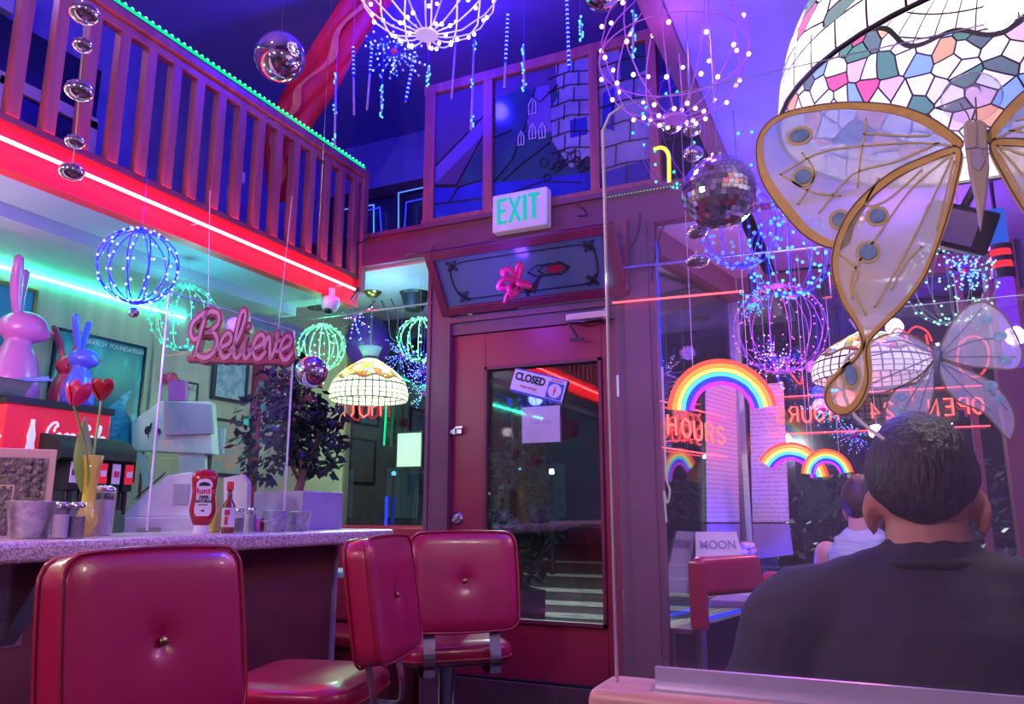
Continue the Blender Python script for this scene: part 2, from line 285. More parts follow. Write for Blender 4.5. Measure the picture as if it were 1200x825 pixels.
# ---------------------------------------------------------------- mesh building
class MB:
    def __init__(s): s.v = []; s.f = []; s.mi = []; s.uv = None
    def add(s, vs, fs, mi=0, X=None):
        b = len(s.v)
        if X is not None: vs = [X @ Vector(v) for v in vs]
        s.v += [tuple(v) for v in vs]; s.f += [tuple(b+i for i in f) for f in fs]; s.mi += [mi]*len(fs); return s
    def box(s, lo, hi, mi=0, X=None):
        a, b = lo, hi
        vs = [(x, y, z) for z in (a[2], b[2]) for y in (a[1], b[1]) for x in (a[0], b[0])]
        return s.add(vs, [(0,2,3,1),(4,5,7,6),(0,1,5,4),(2,6,7,3),(0,4,6,2),(1,3,7,5)], mi, X)
    def cbox(s, c, d, mi=0, X=None):
        return s.box([c[i]-d[i]/2 for i in range(3)], [c[i]+d[i]/2 for i in range(3)], mi, X)
    def quadprism(s, pts, off, mi=0):   # pts polygon in space, extruded by vector off
        n = len(pts); off = Vector(off)
        vs = [Vector(p) for p in pts] + [Vector(p)+off for p in pts]
        fs = [tuple(range(n))[::-1], tuple(range(n, 2*n))] + [(i, (i+1) % n, n+(i+1) % n, n+i) for i in range(n)]
        return s.add(vs, fs, mi)
    def tube(s, path, r, n=8, closed=False, mi=0, X=None, caps=True):
        P = [Vector(p) for p in path]; m = len(P)
        rs = r if isinstance(r, (list, tuple)) else [r]*m
        vs = []; up = None
        for i in range(m):
            if closed: t = P[(i+1) % m]-P[i-1]
            else: t = P[min(i+1, m-1)]-P[max(i-1, 0)]
            if t.length < 1e-9: t = Vector((0,0,1))
            t.normalize()
            if up is None:
                up = Vector((0,0,1)) if abs(t.z) < .9 else Vector((1,0,0))
            a = up - t*up.dot(t)
            if a.length < 1e-6: a = t.orthogonal()
            a.normalize(); up = a; b = t.cross(a)
            for k in range(n):
                an = 2*PI*k/n; vs.append(P[i]+(a*math.cos(an)+b*math.sin(an))*rs[i])
        fs = []
        for i in range(m if closed else m-1):
            j = (i+1) % m
            for k in range(n): k2 = (k+1) % n; fs.append((i*n+k, i*n+k2, j*n+k2, j*n+k))
        if not closed and caps: fs += [tuple(range(n))[::-1], tuple((m-1)*n+k for k in range(n))]
        return s.add(vs, fs, mi, X)
    def lathe(s, prof, n=32, c=(0,0,0), mi=0, X=None, uv=False, wob=None):
        vs = []; fs = []; m = len(prof)
        for r, z in prof:
            for k in range(n):
                an = 2*PI*k/n
                rr = r*(1+(wob(an, z) if wob else 0))
                vs.append((c[0]+rr*math.cos(an), c[1]+rr*math.sin(an), c[2]+z))
        for i in range(m-1):
            for k in range(n): k2 = (k+1) % n; fs.append((i*n+k, i*n+k2, (i+1)*n+k2, (i+1)*n+k))
        s.add(vs, fs, mi, X)
        if uv:
            s.uv = []
            for i in range(m-1):
                for k in range(n):
                    a, b = k/n, (k+1)/n; p, q = i/(m-1), (i+1)/(m-1)
                    s.uv.append([(a,p),(b,p),(b,q),(a,q)])
        return s
    def cyl(s, c, r, h, n=20, mi=0, r2=None, X=None):
        r2 = r if r2 is None else r2
        return s.lathe([(.0001,0),(r,0),(r2,h),(.0001,h)], n, c, mi, X)
    def ball(s, c, r, n=12, mi=0, X=None):
        rx, ry, rz = r if isinstance(r, (tuple, list)) else (r, r, r)
        vs = []; fs = []; m = max(4, n//2)
        for i in range(1, m):
            ph = PI*i/m
            for k in range(n): an = 2*PI*k/n; vs.append((c[0]+rx*math.sin(ph)*math.cos(an), c[1]+ry*math.sin(ph)*math.sin(an), c[2]+rz*math.cos(ph)))
        t = len(vs); vs += [(c[0], c[1], c[2]+rz), (c[0], c[1], c[2]-rz)]
        for i in range(m-2):
            for k in range(n): k2 = (k+1) % n; fs.append((i*n+k, (i+1)*n+k, (i+1)*n+k2, i*n+k2))
        for k in range(n):
            k2 = (k+1) % n; fs.append((t, k, k2)); fs.append((t+1, (m-2)*n+k2, (m-2)*n+k))
        return s.add(vs, fs, mi, X)
    def bead(s, c, r, mi=0):
        x, y, z = c
        vs = [(x+r,y,z),(x-r,y,z),(x,y+r,z),(x,y-r,z),(x,y,z+r),(x,y,z-r)]
        return s.add(vs, [(0,2,4),(2,1,4),(1,3,4),(3,0,4),(2,0,5),(1,2,5),(3,1,5),(0,3,5)], mi)
    def poly(s, pts2, y0, y1, mi=0, X=None):   # outline in local xz, thickness along y
        n = len(pts2)
        vs = [(p[0], y0, p[1]) for p in pts2]+[(p[0], y1, p[1]) for p in pts2]
        fs = [tuple(range(n)), tuple(range(n, 2*n))[::-1]]+[(i, n+i, n+(i+1) % n, (i+1) % n) for i in range(n)]
        return s.add(vs, fs, mi, X)
    def stroke(s, pts2, w, y0, y1, mi=0, X=None, closed=False):  # ribbon with rectangular section
        P = [Vector((p[0], p[1])) for p in pts2]; m = len(P); vs = []
        ws = w if isinstance(w, list) else [w]*m
        for i in range(m):
            t = (P[(i+1) % m]-P[i-1]) if closed else (P[min(i+1, m-1)]-P[max(i-1, 0)])
            if t.length < 1e-9: t = Vector((1,0))
            t.normalize(); nn = Vector((-t.y, t.x))*ws[i]/2
            a, b = P[i]+nn, P[i]-nn
            vs += [(a.x,y0,a.y),(b.x,y0,b.y),(b.x,y1,b.y),(a.x,y1,a.y)]
        fs = []
        for i in range(m if closed else m-1):
            j = (i+1) % m
            for k in range(4): k2 = (k+1) % 4; fs.append((i*4+k, i*4+k2, j*4+k2, j*4+k))
        if not closed:
            fs += [(3,2,1,0), tuple((m-1)*4+k for k in range(4))]
            for q, ww in ((P[0], ws[0]), (P[-1], ws[-1])):
                s.poly([(q.x+ww/2*math.cos(a*PI/5), q.y+ww/2*math.sin(a*PI/5)) for a in range(10)], y0, y1, mi, X)
        return s.add(vs, fs, mi, X)
    def cushion(s, w, h, t, rc=.05, puff=.25, dimple=.012, er=.02, n=72, X=None, mi=0, dims=((0,0),)):
        # padded slab in local xz, thickness along y
        def Rb(an):
            c, si = math.cos(an), math.sin(an)
            hw, hh = w/2, h/2
            tt = min(hw/abs(c) if abs(c) > 1e-6 else 1e9, hh/abs(si) if abs(si) > 1e-6 else 1e9)
            x, z = c*tt, si*tt
            if abs(x) > hw-rc and abs(z) > hh-rc:
                cx, cz = math.copysign(hw-rc, x), math.copysign(hh-rc, z)
                b = c*cx+si*cz; q = cx*cx+cz*cz-rc*rc
                tt = b+math.sqrt(max(b*b-q, 0))
            return tt
        an = [2*PI*k/n for k in range(n)]
        rb = [Rb(a) for a in an]
        rings = []
        ss = [.04,.08,.14,.22,.34,.48,.62,.76,.88,.95]
        half = t/2
        for x in ss:
            y = (half-er)+er*1.0+puff*half*(1-x**3)*.6
            if x > .9: y -= er*.25
            rings.append((x, y))
        for q in range(1, 5):
            a = q/5*PI/2
            rings.append(('e', 1-math.sin(a)*1.0, a))
        vs = []; fs = []
        def P(x, sgn, kk, y):
            r = rb[kk]*x; return (r*math.cos(an[kk]), sgn*y, r*math.sin(an[kk]))
        layers = []
        for x, y in [(a, b) for a, b in [r for r in rings if r[0] != 'e']]: layers.append((x, y, 0))
        for q in range(1, 5):
            a = q/4*PI/2
            layers.append((.95, (half-er*.25)*1.0-er*(1-math.cos(a)), er*math.sin(a)))
        full = [(x, y, e, 1) for x, y, e in layers]+[(x, y, e, -1) for x, y, e in layers[::-1]]
        m = len(full)
        for x, y, e, sg in full:
            for k in range(n):
                r = rb[k]*x+(e if x == .95 else 0)*.9
                px, pz = r*math.cos(an[k]), r*math.sin(an[k])
                yy = y
                for (dx, dz) in dims:
                    d2 = (px-dx)**2+(pz-dz)**2; yy -= dimple*math.exp(-d2/(.028**2))+dimple*.35*math.exp(-d2/(.075**2))
                vs.append((px, sg*yy, pz))
        for i in range(m-1):
            for k in range(n): k2 = (k+1) % n; fs.append((i*n+k, i*n+k2, (i+1)*n+k2, (i+1)*n+k))
        c0 = len(vs); y0 = half+puff*half*.6-dimple*1.35*(1 if dims else 0)
        vs += [(0, y0, 0), (0, -y0, 0)]
        for k in range(n): k2 = (k+1) % n; fs.append((c0, k2, k)); fs.append((c0+1, (m-1)*n+k, (m-1)*n+k2))
        s.add(vs, fs, mi, X)
        return [( (rb[k]*.95+er*.9)*math.cos(an[k]), (rb[k]*.95+er*.9)*math.sin(an[k])) for k in range(n)]
    def mesh(s, name):
        me = bpy.data.meshes.new(name); me.from_pydata(s.v, [], s.f)
        me.polygons.foreach_set('material_index', s.mi)
        if s.uv:
            ul = me.uv_layers.new(name='UVMap'); i = 0
            for q in s.uv:
                for c in q: ul.data[i].uv = c; i += 1
        me.update(); return me
def setp(o, label=None, cat=None, group=None, kind=None):
    if label: o['label'] = label
    if cat: o['category'] = cat
    if group: o['group'] = group
    if kind: o['kind'] = kind
    return o
def thing(name, label, cat, loc=(0,0,0), rz=0, group=None):
    o = bpy.data.objects.new(name, None); o.empty_display_size = .05; COL.objects.link(o)
    o.location = loc; o.rotation_euler = (0, 0, rz)
    return setp(o, label, cat, group)
import bmesh
def put(name, mb, mats, parent=None, smooth=False, bevel=0, seg=2, sub=0, world=False, angle=None, label=None, normals=True, **kw):
    me = mb if isinstance(mb, bpy.types.Mesh) else mb.mesh(name)
    if not isinstance(mats, (list, tuple)): mats = [mats]
    for m in mats: me.materials.append(M[m] if isinstance(m, str) else m)
    if normals and not isinstance(mb, bpy.types.Mesh):
        bm = bmesh.new(); bm.from_mesh(me); bmesh.ops.recalc_face_normals(bm, faces=bm.faces); bm.to_mesh(me); bm.free()
    if smooth: me.polygons.foreach_set('use_smooth', [True]*len(me.polygons))
    o = bpy.data.objects.new(name, me); COL.objects.link(o)
    if world and parent is not None:
        inv = (Matrix.Translation(parent.location) @ parent.rotation_euler.to_matrix().to_4x4()).inverted()
        me.transform(inv)
    if parent is not None: o.parent = parent
    if bevel:
        b = o.modifiers.new('b', 'BEVEL'); b.width = bevel; b.segments = seg; b.limit_method = 'ANGLE'; b.angle_limit = R(40)
        if smooth: b.harden_normals = True
    if sub:
        b = o.modifiers.new('s', 'SUBSURF'); b.levels = b.render_levels = sub
    if label: o['label'] = label
    return setp(o, None, kw.get('cat'), kw.get('group'), kw.get('kind'))
def single(name, label, cat, mb, mats, group=None, **kw):
    # one-mesh thing authored in world space; origin moved to its base
    xs = [v[0] for v in mb.v]; ys = [v[1] for v in mb.v]; zs = [v[2] for v in mb.v]
    c = Vector(((min(xs)+max(xs))/2, (min(ys)+max(ys))/2, min(zs)))
    mb.v = [tuple(Vector(v)-c) for v in mb.v]
    o = put(name, mb, mats, None, **kw); o.location = c
    return setp(o, label, cat, group)
def struct(name, mb, mats, **kw):
    o = put(name, mb, mats, None, **kw); o['kind'] = 'structure'; return o
def copy_tree(o, parent=None):
    c = o.copy(); COL.objects.link(c)
    if parent is not None: c.parent = parent
    for ch in list(o.children): copy_tree(ch, c)
    return c
def text_mb(txt, size, depth, align='CENTER', bold=1.0, sx=1.0, off=0):
    cu = bpy.data.curves.new('t', 'FONT'); cu.body = txt; cu.size = size; cu.align_x = align; cu.align_y = 'CENTER'; cu.extrude = depth/2; cu.offset = off
    cu.resolution_u = 3
    ob = bpy.data.objects.new('t', cu); COL.objects.link(ob)
    bpy.context.view_layer.update()
    dg = bpy.context.evaluated_depsgraph_get(); me = bpy.data.meshes.new_from_object(ob.evaluated_get(dg))
    mb = MB()
    # text lies in xy -> move to xz, facing -y
    mb.add([(v.co.x*sx, -v.co.z, v.co.y) for v in me.vertices], [tuple(p.vertices) for p in me.polygons])
    bpy.data.objects.remove(ob); bpy.data.curves.remove(cu); bpy.data.meshes.remove(me)
    return mb
def xf(mb, X):
    mb.v = [tuple(X @ Vector(v)) for v in mb.v]; return mb
def TR(x, y, z, rz=0, rx=0, ry=0): return Matrix.Translation((x, y, z)) @ Euler((rx, ry, rz)).to_matrix().to_4x4()
def smooth_path(pts, n=6, closed=False):
    P = [Vector(p) if len(p) == 3 else Vector((p[0], p[1], 0)) for p in pts]; m = len(P); out = []
    rng = m if closed else m-1
    for i in range(rng):
        if closed: a, b, c, d = P[i-1], P[i], P[(i+1) % m], P[(i+2) % m]
        else: a, b, c, d = P[max(i-1,0)], P[i], P[i+1], P[min(i+2, m-1)]
        for k in range(n):
            t = k/n
            out.append(.5*((2*b)+(c-a)*t+(2*a-5*b+4*c-d)*t*t+(3*b-a-3*c+d)*t**3))
    if not closed: out.append(P[-1])
    return out
def sm2(pts, n=6, closed=False): return [(p.x, p.y) for p in smooth_path([(a, b, 0) for a, b in pts], n, closed)]
def light(name, loc, c, w, r=.08, typ='POINT', rot=None, size=None, sy=None):
    l = bpy.data.lights.new(name, typ); l.color = c; l.energy = w
    if typ == 'POINT': l.shadow_soft_size = r
    if typ == 'AREA':
        l.shape = 'RECTANGLE'; l.size = size; l.size_y = sy or size
    o = bpy.data.objects.new(name, l); COL.objects.link(o); o.location = loc
    if rot: o.rotation_euler = rot
    return o
H = 3.9; D = 3.4; YF = 4.45; XL = -3.7; XR = 1.5; YB = -2.2; BX = -2.5
# ================================================================ SETTING
struct('floor', MB().box((XL,YB,-.05),(XR,YF,0)), 'floor')
struct('ceiling', MB().box((XL-.1,YB,H),(XR+.1,YF+.1,H+.1)), 'ceil')
lc = MB().box((-.40,YB,2.52),(XR,YF,2.64)); struct('ceiling_low', lc, 'wall_up')
struct('trim_1', MB().box((-.46,YB,2.50),(-.40,YF,2.74)).box((-.47,YB,2.60),(-.458,YF,2.64)), 'beam')
struct('wall_left', MB().box((XL-.1,YB,0),(XL,YF,2.40)), 'wall_l')
struct('wall_left_upper', MB().box((XL-.1,YB,2.40),(XL,YF,H)), 'wall_up')
struct('wall_right', MB().box((XR,YB,0),(XR+.1,YF,H)), 'wall_dim')
struct('wall_back', MB().box((XL,YB-.1,0),(XR,YB,H)), 'wall_dim')
# mezzanine floor slab, its soffit and fascia
mz = MB().box((XL,YB,2.34),(BX-.03,3.42,2.44)); struct('ceiling_mezzanine', mz, 'soffit')
struct('trim_2', MB().box((BX-.03,YB,2.285),(BX,3.40,2.44)).box((BX-.06,YB,2.285),(BX-.03,3.4,2.34)), 'fascia')
struct('trim_3', MB().box((BX-.05,YB,2.44),(BX+.012,3.40,2.465)), 'darkwood')
struct('trim_4', MB().box((-3.05,YB,2.285),(-2.93,3.4,2.34)), 'soffit')
# ceiling over window bays
struct('ceiling_bay', MB().box((XL,3.43,2.50),(-2.03,YF,2.56)), 'ceil_white')
struct('ceiling_entry', MB().box((-2.03,3.47,2.50),(-.40,YF+1.2,2.56)), 'ceil_white')
# beam across the door wall
struct('beam', MB().box((XL,D,2.515),(XR,D+.07,2.70)).box((XL,D-.02,2.675),(-.40,D,2.70)).box((XL,D-.015,2.515),(-2.03,D,2.55)), 'beam')
struct('wall_front_upper', MB().box((XL,YF,3.62),(XR,YF+.1,H)).box((XL,YF,2.5),(-3.50,YF+.1,3.62)).box((XL,YF-.02,3.52),(XR,YF,3.62)), 'wall_up')
# ---- upper street windows behind, dark
for i, (a, b) in enumerate(((-3.50,-2.98),(-2.90,-2.35),(-2.27,-1.2),(-1.12,-.2),(-.12,1.4))):
    w = MB().box((a,YF+.02,2.56),(b,YF+.03,3.52))
    o = struct('window_%d' % (i+1), w, 'sg_d')
    put('window_frame', MB().box((a-.08,YF-.02,2.56),(a,YF+.08,3.52)).box((a,YF-.02,3.44),(b,YF+.05,3.52)).box((a,YF-.02,2.56),(b,YF+.05,2.62)), 'darkwood', o)
# ---- door posts and header
struct('column_entry', MB().box((-2.03,D-.02,0),(-1.905,D+.1,2.515)).box((-2.035,D-.03,0),(-2.015,D-.02,2.515)), 'brownpurple')
struct('column_bay', MB().box((-1.035,D,0),(-.98,D+.1,2.515)).box((-.98,D-.02,0),(-.865,D+.1,2.515)).box((-.865,D-.01,0),(-.835,D+.03,2.515)), 'brownpurple')
struct('lintel', MB().box((-1.905,D,2.07),(-1.035,D+.1,2.17)).box((-1.905,D-.02,2.13),(-1.035,D,2.16)).box((-1.905,D-.015,2.485),(-1.035,D+.05,2.515)), 'brownpurple')
# opening above door, dark outside
# ---- the door
d = struct('door_1', MB().box((-1.905,D+.02,.24),(-1.72,D+.065,2.07)).box((-1.11,D+.02,.24),(-1.035,D+.065,2.07)).box((-1.72,D+.02,1.893),(-1.11,D+.065,2.07)).box((-1.72,D+.02,.24),(-1.11,D+.065,.683)), 'maroon', bevel=.004)
put('door_glass', MB().box((-1.72,D+.04,.683),(-1.11,D+.046,1.893)), 'doorglass', d)
put('glazing_bead', MB().box((-1.72,D+.005,.683),(-1.705,D+.03,1.893)).box((-1.125,D+.005,.683),(-1.11,D+.03,1.893)).box((-1.72,D+.005,1.878),(-1.11,D+.03,1.893)).box((-1.72,D+.005,.683),(-1.11,D+.03,.70)), 'maroon_dark', d)
put('kick_plate', MB().box((-1.905,D+.008,.02),(-1.035,D+.06,.24)).box((-1.905,D,.435),(-1.035,D+.02,.44)), 'blackmatte', d)
struct('trim_5', MB().box((-1.905,D-.005,0),(-1.035,D+.02,.43)), 'darkwood', bevel=.004)
X = TR(-1.865, D+.02, 1.15)
put('deadbolt', MB().lathe([(.0001,0),(.032,0),(.032,.006),(.022,.014),(.0001,.016)], 24, X=X@Euler((R(90),0,0)).to_matrix().to_4x4()).box((-.006,-.032,-.018),(.006,-.012,.018),X=X@Euler((0,R(60),0)).to_matrix().to_4x4()), 'chrome', d, smooth=False)
put('door_latch', MB().box((-1.905,D-.004,1.565),(-1.84,D+.02,1.585)).cyl((-1.875,D-.01,1.56),.008,.03,10).box((-1.87,D-.012,1.59),(-1.83,D+.0,1.60)), 'steel', d)
put('door_hinge', MB().cyl((-1.03,D+.005,1.7),.008,.10,10).cyl((-1.03,D+.005,.75),.008,.10,10), 'steel', d)
# closer
p = onY(D-.03, 690, 371)
c = thing('door_closer', 'silver overhead door closer with a folding arm above the entry door', 'door closer', (p.x, D-.02, p.z))
put('closer_body', MB().cbox((0,-.02,0),(.21,.045,.04)).cyl((.085,-.02,-.028),.018,.056,16), 'steel', c, bevel=.006)
put('closer_arm', MB().tube([(-.10,-.03,-.02),(.0,-.06,-.035),(.08,-.03,-.02)],.006,6).tube([(-.10,-.03,-.02),(-.05,-.03,-.10)],.006,6).box((-.09,-.035,-.115),(-.02,-.02,-.10)), 'black', c)
# ---- hopper transom tilted into the room
tr = thing('transom_sash', 'maroon framed leaded glass transom sash tipped open above the entry door', 'transom window', (-1.45, D-.01, 2.185))
TX = Matrix.Rotation(R(36), 4, 'X')
w2, hh = .49, .345
def fr(mb, x0, x1, z0, z1, wd, y0, y1, X=None):
    return mb.box((x0,y0,z0),(x0+wd,y1,z1),X=X).box((x1-wd,y0,z0),(x1,y1,z1),X=X).box((x0+wd,y0,z1-wd),(x1-wd,y1,z1),X=X).box((x0+wd,y0,z0),(x1-wd,y1,z0+wd),X=X)
put('window_frame', fr(MB(), -w2, w2, 0, hh, .045, -.04, 0, TX), 'maroon_dark', tr, bevel=.003)
put('leaded_pane', MB().box((-w2+.045,-.022,.045),(w2-.045,-.018,hh-.045), X=TX), 'transglass', tr)
lm = MB()
def st(pts, w=.004, mb=lm, y=-.026): mb.stroke(sm2(pts, 5) if len(pts) > 2 else pts, w, y-.003, y+.004, X=TX)
for sx in (-1, 1):
    st([(sx*.30,.27),(sx*.37,.24),(sx*.38,.17),(sx*.36,.10),(sx*.30,.075)])
    for (cx, cz) in ((sx*.36,.255),(sx*.34,.09)):
        for a in range(4):
            an = a*PI/2+PI/4; st([(cx,cz),(cx+.02*math.cos(an+.4),cz+.02*math.sin(an+.4)),(cx+.035*math.cos(an),cz+.035*math.sin(an)),(cx+.02*math.cos(an-.4),cz+.02*math.sin(an-.4)),(cx,cz)], .003)
st([(-.30,.27),(.30,.27)]); st([(-.30,.075),(.30,.075)])
st([(.03,.17),(.09,.20),(.17,.17),(.09,.14),(.03,.17)],.004); st([(.08,.17),(.14,.20),(.20,.17),(.14,.14),(.08,.17)],.004)
for a in (-.03,.03): st([(.16,.17),(.19,.17+a),(.24,.17)],.007)
put('lead_pattern', lm, 'lead', tr)
mp_ = MB().poly([(.17+.045*math.cos(t*PI/6), .17+.02*math.sin(t*PI/6)) for t in range(12)], -.030, -.024, X=TX)
put('red_glass_bud', mp_, 'maroon', tr)
put('side_stay', MB().box((w2-.01,-.05,.0),(w2+.01,-.03,hh)), 'maroon', tr)
# dried bow hanging on sash
b = thing('hanging_ribbon_bow', 'shiny red and dark ribbon bow tied on the transom sash', 'bow', tuple(dp(607, 330, 3.55)))
mb = MB()
for a in (0,1,2,3,4):
    an = R(60+a*62); pts = [(0,0,0),(.05*math.cos(an),-.02-.01*a,.05*math.sin(an)+.01),(.085*math.cos(an+.3),-.03,.07*math.sin(an+.3)),(.04*math.cos(an+.6),-.01,.04*math.sin(an+.6)),(0,0,0)]
    mb.tube(smooth_path(pts, 5), [.006+.010*math.sin(PI*i/20) for i in range(21)], 6)
mb.tube(smooth_path([(0,0,0),(-.035,-.02,-.05),(-.06,-.02,-.10)],6),[.010+.003*math.sin(i) for i in range(13)],6)
put('bow_loops', mb, 'tulip2', b, smooth=True)
mb = MB()
for a in range(6): mb.tube([(0,0,0),(.03+.012*a,-.02,-.02-.008*a),(.06+.012*a,-.02,-.08+.018*a)],[.006,.012,.008],6)
put('bow_tails', mb, 'blackmatte', b, smooth=True)
# ---- big stained window panels on beam
sw = thing('stained_glass_screen', 'long wood framed stained glass screen with castle windows standing on the beam', 'stained glass', (-1.45, D+.02, 2.70))
def sx_(x): return x+1.45
fr_ = MB()
for a, b_ in ((-2.10,-2.035),(-1.735,-1.68),(-1.14,-1.09),(-.84,-.79)): fr_.box((sx_(a),-.02,0),(sx_(b_),.03,.82))
fr_.box((sx_(-2.105),-.024,.77),(sx_(-.785),.034,.825)).box((sx_(-2.105),-.024,0),(sx_(-.785),.034,.03))
put('window_frame', fr_, 'wood_rail', sw, bevel=.003)
def pane(x0, x1, regions, name='glass_pane'):
    mb = MB(); y = 0
    names = []
    for ri, (poly, mt) in enumerate(regions):
        if mt not in names: names.append(mt)
        pts = [(sx_(x0)+u*(x1-x0), .03+v*.74) for u, v in poly]
        mb.poly(pts, .002-.0006*ri, .006, names.index(mt))
    return put(name, mb, names, sw)
FULL = [(0,0),(1,0),(1,1),(0,1)]
pane(-2.035,-1.735,[(FULL,'sg_d'),([(0,.28),(.0,.42),(.95,.72),(1,.72),(1,.60)],'sg_p'),([(.72,.72),(1,.72),(1,1),(.72,1)],'sg_p'),([(0,.0),(1,0),(1,.24),(.5,.22),(0,.26)],'sg_b'),([(.45,.24),(1,.24),(1,.55)],'sg_g')])
pane(-1.68,-1.14,[(FULL,'sg_g'),([(.0,.85),(.3,.88),(.65,.80),(.7,.98),(1,1),(0,1)],'sg_d'),([(.62,.42),(.60,.66),(.68,.75),(.66,1),(1,1),(1,.25),(.8,.2)],'sg_l'),([(.35,.62),(.45,.86),(.60,.86),(.62,.5),(.4,.5)],'sg_p'),([(0,0),(1,0),(1,.14),(.5,.16),(0,.20)],'sg_b'),([(.80,.42),(.97,.42),(.97,.55),(.8,.55)],'sg_b')])
pane(-1.09,-.84,[(FULL,'sg_l'),([(0,0),(1,0),(1,.16),(0,.12)],'sg_b'),([(.05,.45),(.3,.4),(.32,.72),(.08,.7)],'sg_b'),([(.45,.75),(1,.8),(1,1),(.45,1)],'sg_g')])
lm = MB()
def ln(x0, x1, pts, w=.004, s=False):
    q = [(sx_(x0)+u*(x1-x0), .03+v*.74) for u, v in pts]; lm.stroke(sm2(q,5) if s else q, w, -.006, .0)
for a in ([(0,.42),(1,.74)],[(0,.27),(.45,.24),(1,.60)],[(.72,.74),(.72,1)],[(0,.26),(.5,.22),(1,.24)],[(.3,.12),(.5,.22)],[(0,.12),(1,.10)]): ln(-2.035,-1.735,a)
rnd = random.Random(3)
for v in (.22,.33,.45,.57,.68,.80,.90): ln(-1.68,-1.14,[(.60+rnd.uniform(-.02,.02),v),(.8,v+.02),(1,v-.01)])
for r_ in range(7):
    v = .22+r_*.115
    for u in (.68+.06*(r_ % 2),.84+.05*(r_ % 2)): ln(-1.68,-1.14,[(u,v),(u+.01,v+.11)])
for a in ([(0,.20),(.2,.35),(.35,.62),(.45,.86)],[(0,.55),(.2,.58),(.35,.5)],[(.3,.88),(.5,.74),(.68,.84)],[(.1,.08),(.5,.14),(.9,.08)],[(.6,.42),(.3,.3),(.1,.2)]): ln(-1.68,-1.14,a)
for r_ in range(6): ln(-1.09,-.84,[(0,.14+.15*r_),(.5,.16+.15*r_),(1,.15+.15*r_)])
for u, v in ((.3,.15),(.6,.3),(.25,.45),(.7,.6),(.35,.75),(.5,0)): ln(-1.09,-.84,[(u,v),(u+.03,v+.15)])
for k in range(14):   # rubble stones
    cx, cz, r0 = .62+rnd.uniform(-.1,.36), .14+rnd.uniform(0,.16), rnd.uniform(.03,.06)
    q = [(cx+r0*math.cos(t*PI/3+k), cz+r0*.8*math.sin(t*PI/3+k)) for t in range(7)]; ln(-1.68,-1.14,q,.003)
put('lead_pattern', lm, 'lead', sw)
lm = MB()
for (u, v, s_) in ((.30,.44,.8),(.42,.47,.9),(.52,.46,.9),(.42,.66,1)):
    cx, cz = sx_(-1.68)+u*.54, .03+v*.74; w_ = .020*s_; h_ = .055*s_
    arch = [(cx-w_,cz),(cx-w_,cz+h_),(cx-w_*.6,cz+h_+.018),(cx,cz+h_+.035),(cx+w_*.6,cz+h_+.018),(cx+w_,cz+h_),(cx+w_,cz)]
    lm.stroke(arch, .004, -.009, -.003, closed=True); lm.stroke([(cx,cz),(cx,cz+h_+.02)], .003, -.009, -.003)
put('arched_window_tracery', lm, 'paper', sw)
# ---- exit sign
ex = thing('exit_sign', 'white box EXIT sign with green letters mounted on the beam', 'exit sign', (-1.49, D-.035, 2.56))
put('sign_box', MB().cbox((0,-.01,.10),(.30,.06,.20)), 'exitface', ex, bevel=.008, seg=3)
mb = MB(); LX = [-.108,-.052,.008,.048]; zt, zb = .172,.040
for pts in ([(-.112,zb),(-.112,zt)],[(-.112,zt-.006),(-.070,zt-.006)],[(-.112,.106),(-.076,.106)],[(-.112,zb+.006),(-.070,zb+.006)],[(-.050,zb),(.004,zt)],[(-.050,zt),(.004,zb)],[(.032,zb),(.032,zt)],[(.080,zb),(.080,zt-.01)],[(.052,zt-.006),(.110,zt-.006)]):
    a_, b_ = Vector(pts[0]), Vector(pts[1]); n_ = Vector((-(b_-a_).y,(b_-a_).x)).normalized()*(.009 if abs(a_.x-b_.x) < .001 else .0075)
    mb.poly([tuple(a_+n_),tuple(a_-n_),tuple(b_-n_),tuple(b_+n_)], -.0440-.0001*len(mb.f), -.040)
put('lettering', mb, 'exitgreen', ex)
# ---- side glass walls of the entry alcove, street window of the bay
SA = Vector((-.85, D+.03, 0)); SB = Vector((-.645, YF, 0)); sd = (SB-SA).normalized(); sn = Vector((sd.y, -sd.x, 0))
def slab(a, b, z0, z1, t, mb=None):
    mb = mb or MB(); a = Vector(a); b = Vector(b); n = Vector((b.y-a.y, -(b.x-a.x), 0)).normalized()*t/2
    pts = [a-n, b-n, b+n, a+n]
    return mb.quadprism([(p.x, p.y, z0) for p in pts], (0,0,z1-z0))
w = struct('window_6', slab(SA, SB, .72, 2.42, .006), 'glass')
put('window_frame', slab(SA, SB, 2.40, 2.50, .05, slab(SA, SB, 2.36, 2.41, .09)), 'beam', w)
struct('wall_entry_side', slab(SA, SB, 0, .68, .07), 'brownpurple')
struct('trim_6', slab(SA+sn*.03, SB+sn*.03, .68, .70, .16), 'brownpurple')
struct('trim_7', MB().box((-.665,YF-.02,0),(-.615,YF+.05,2.5)), 'steel')
# left alcove side
SC_ = Vector((-2.02, D+.1, 0)); SD_ = Vector((-2.20, YF, 0))
w = struct('window_7', slab(SC_, SD_, .72, 2.5, .006), 'glass')
put('window_sill', slab(SC_, SD_, 0, .72, .06), 'brownpurple', w)
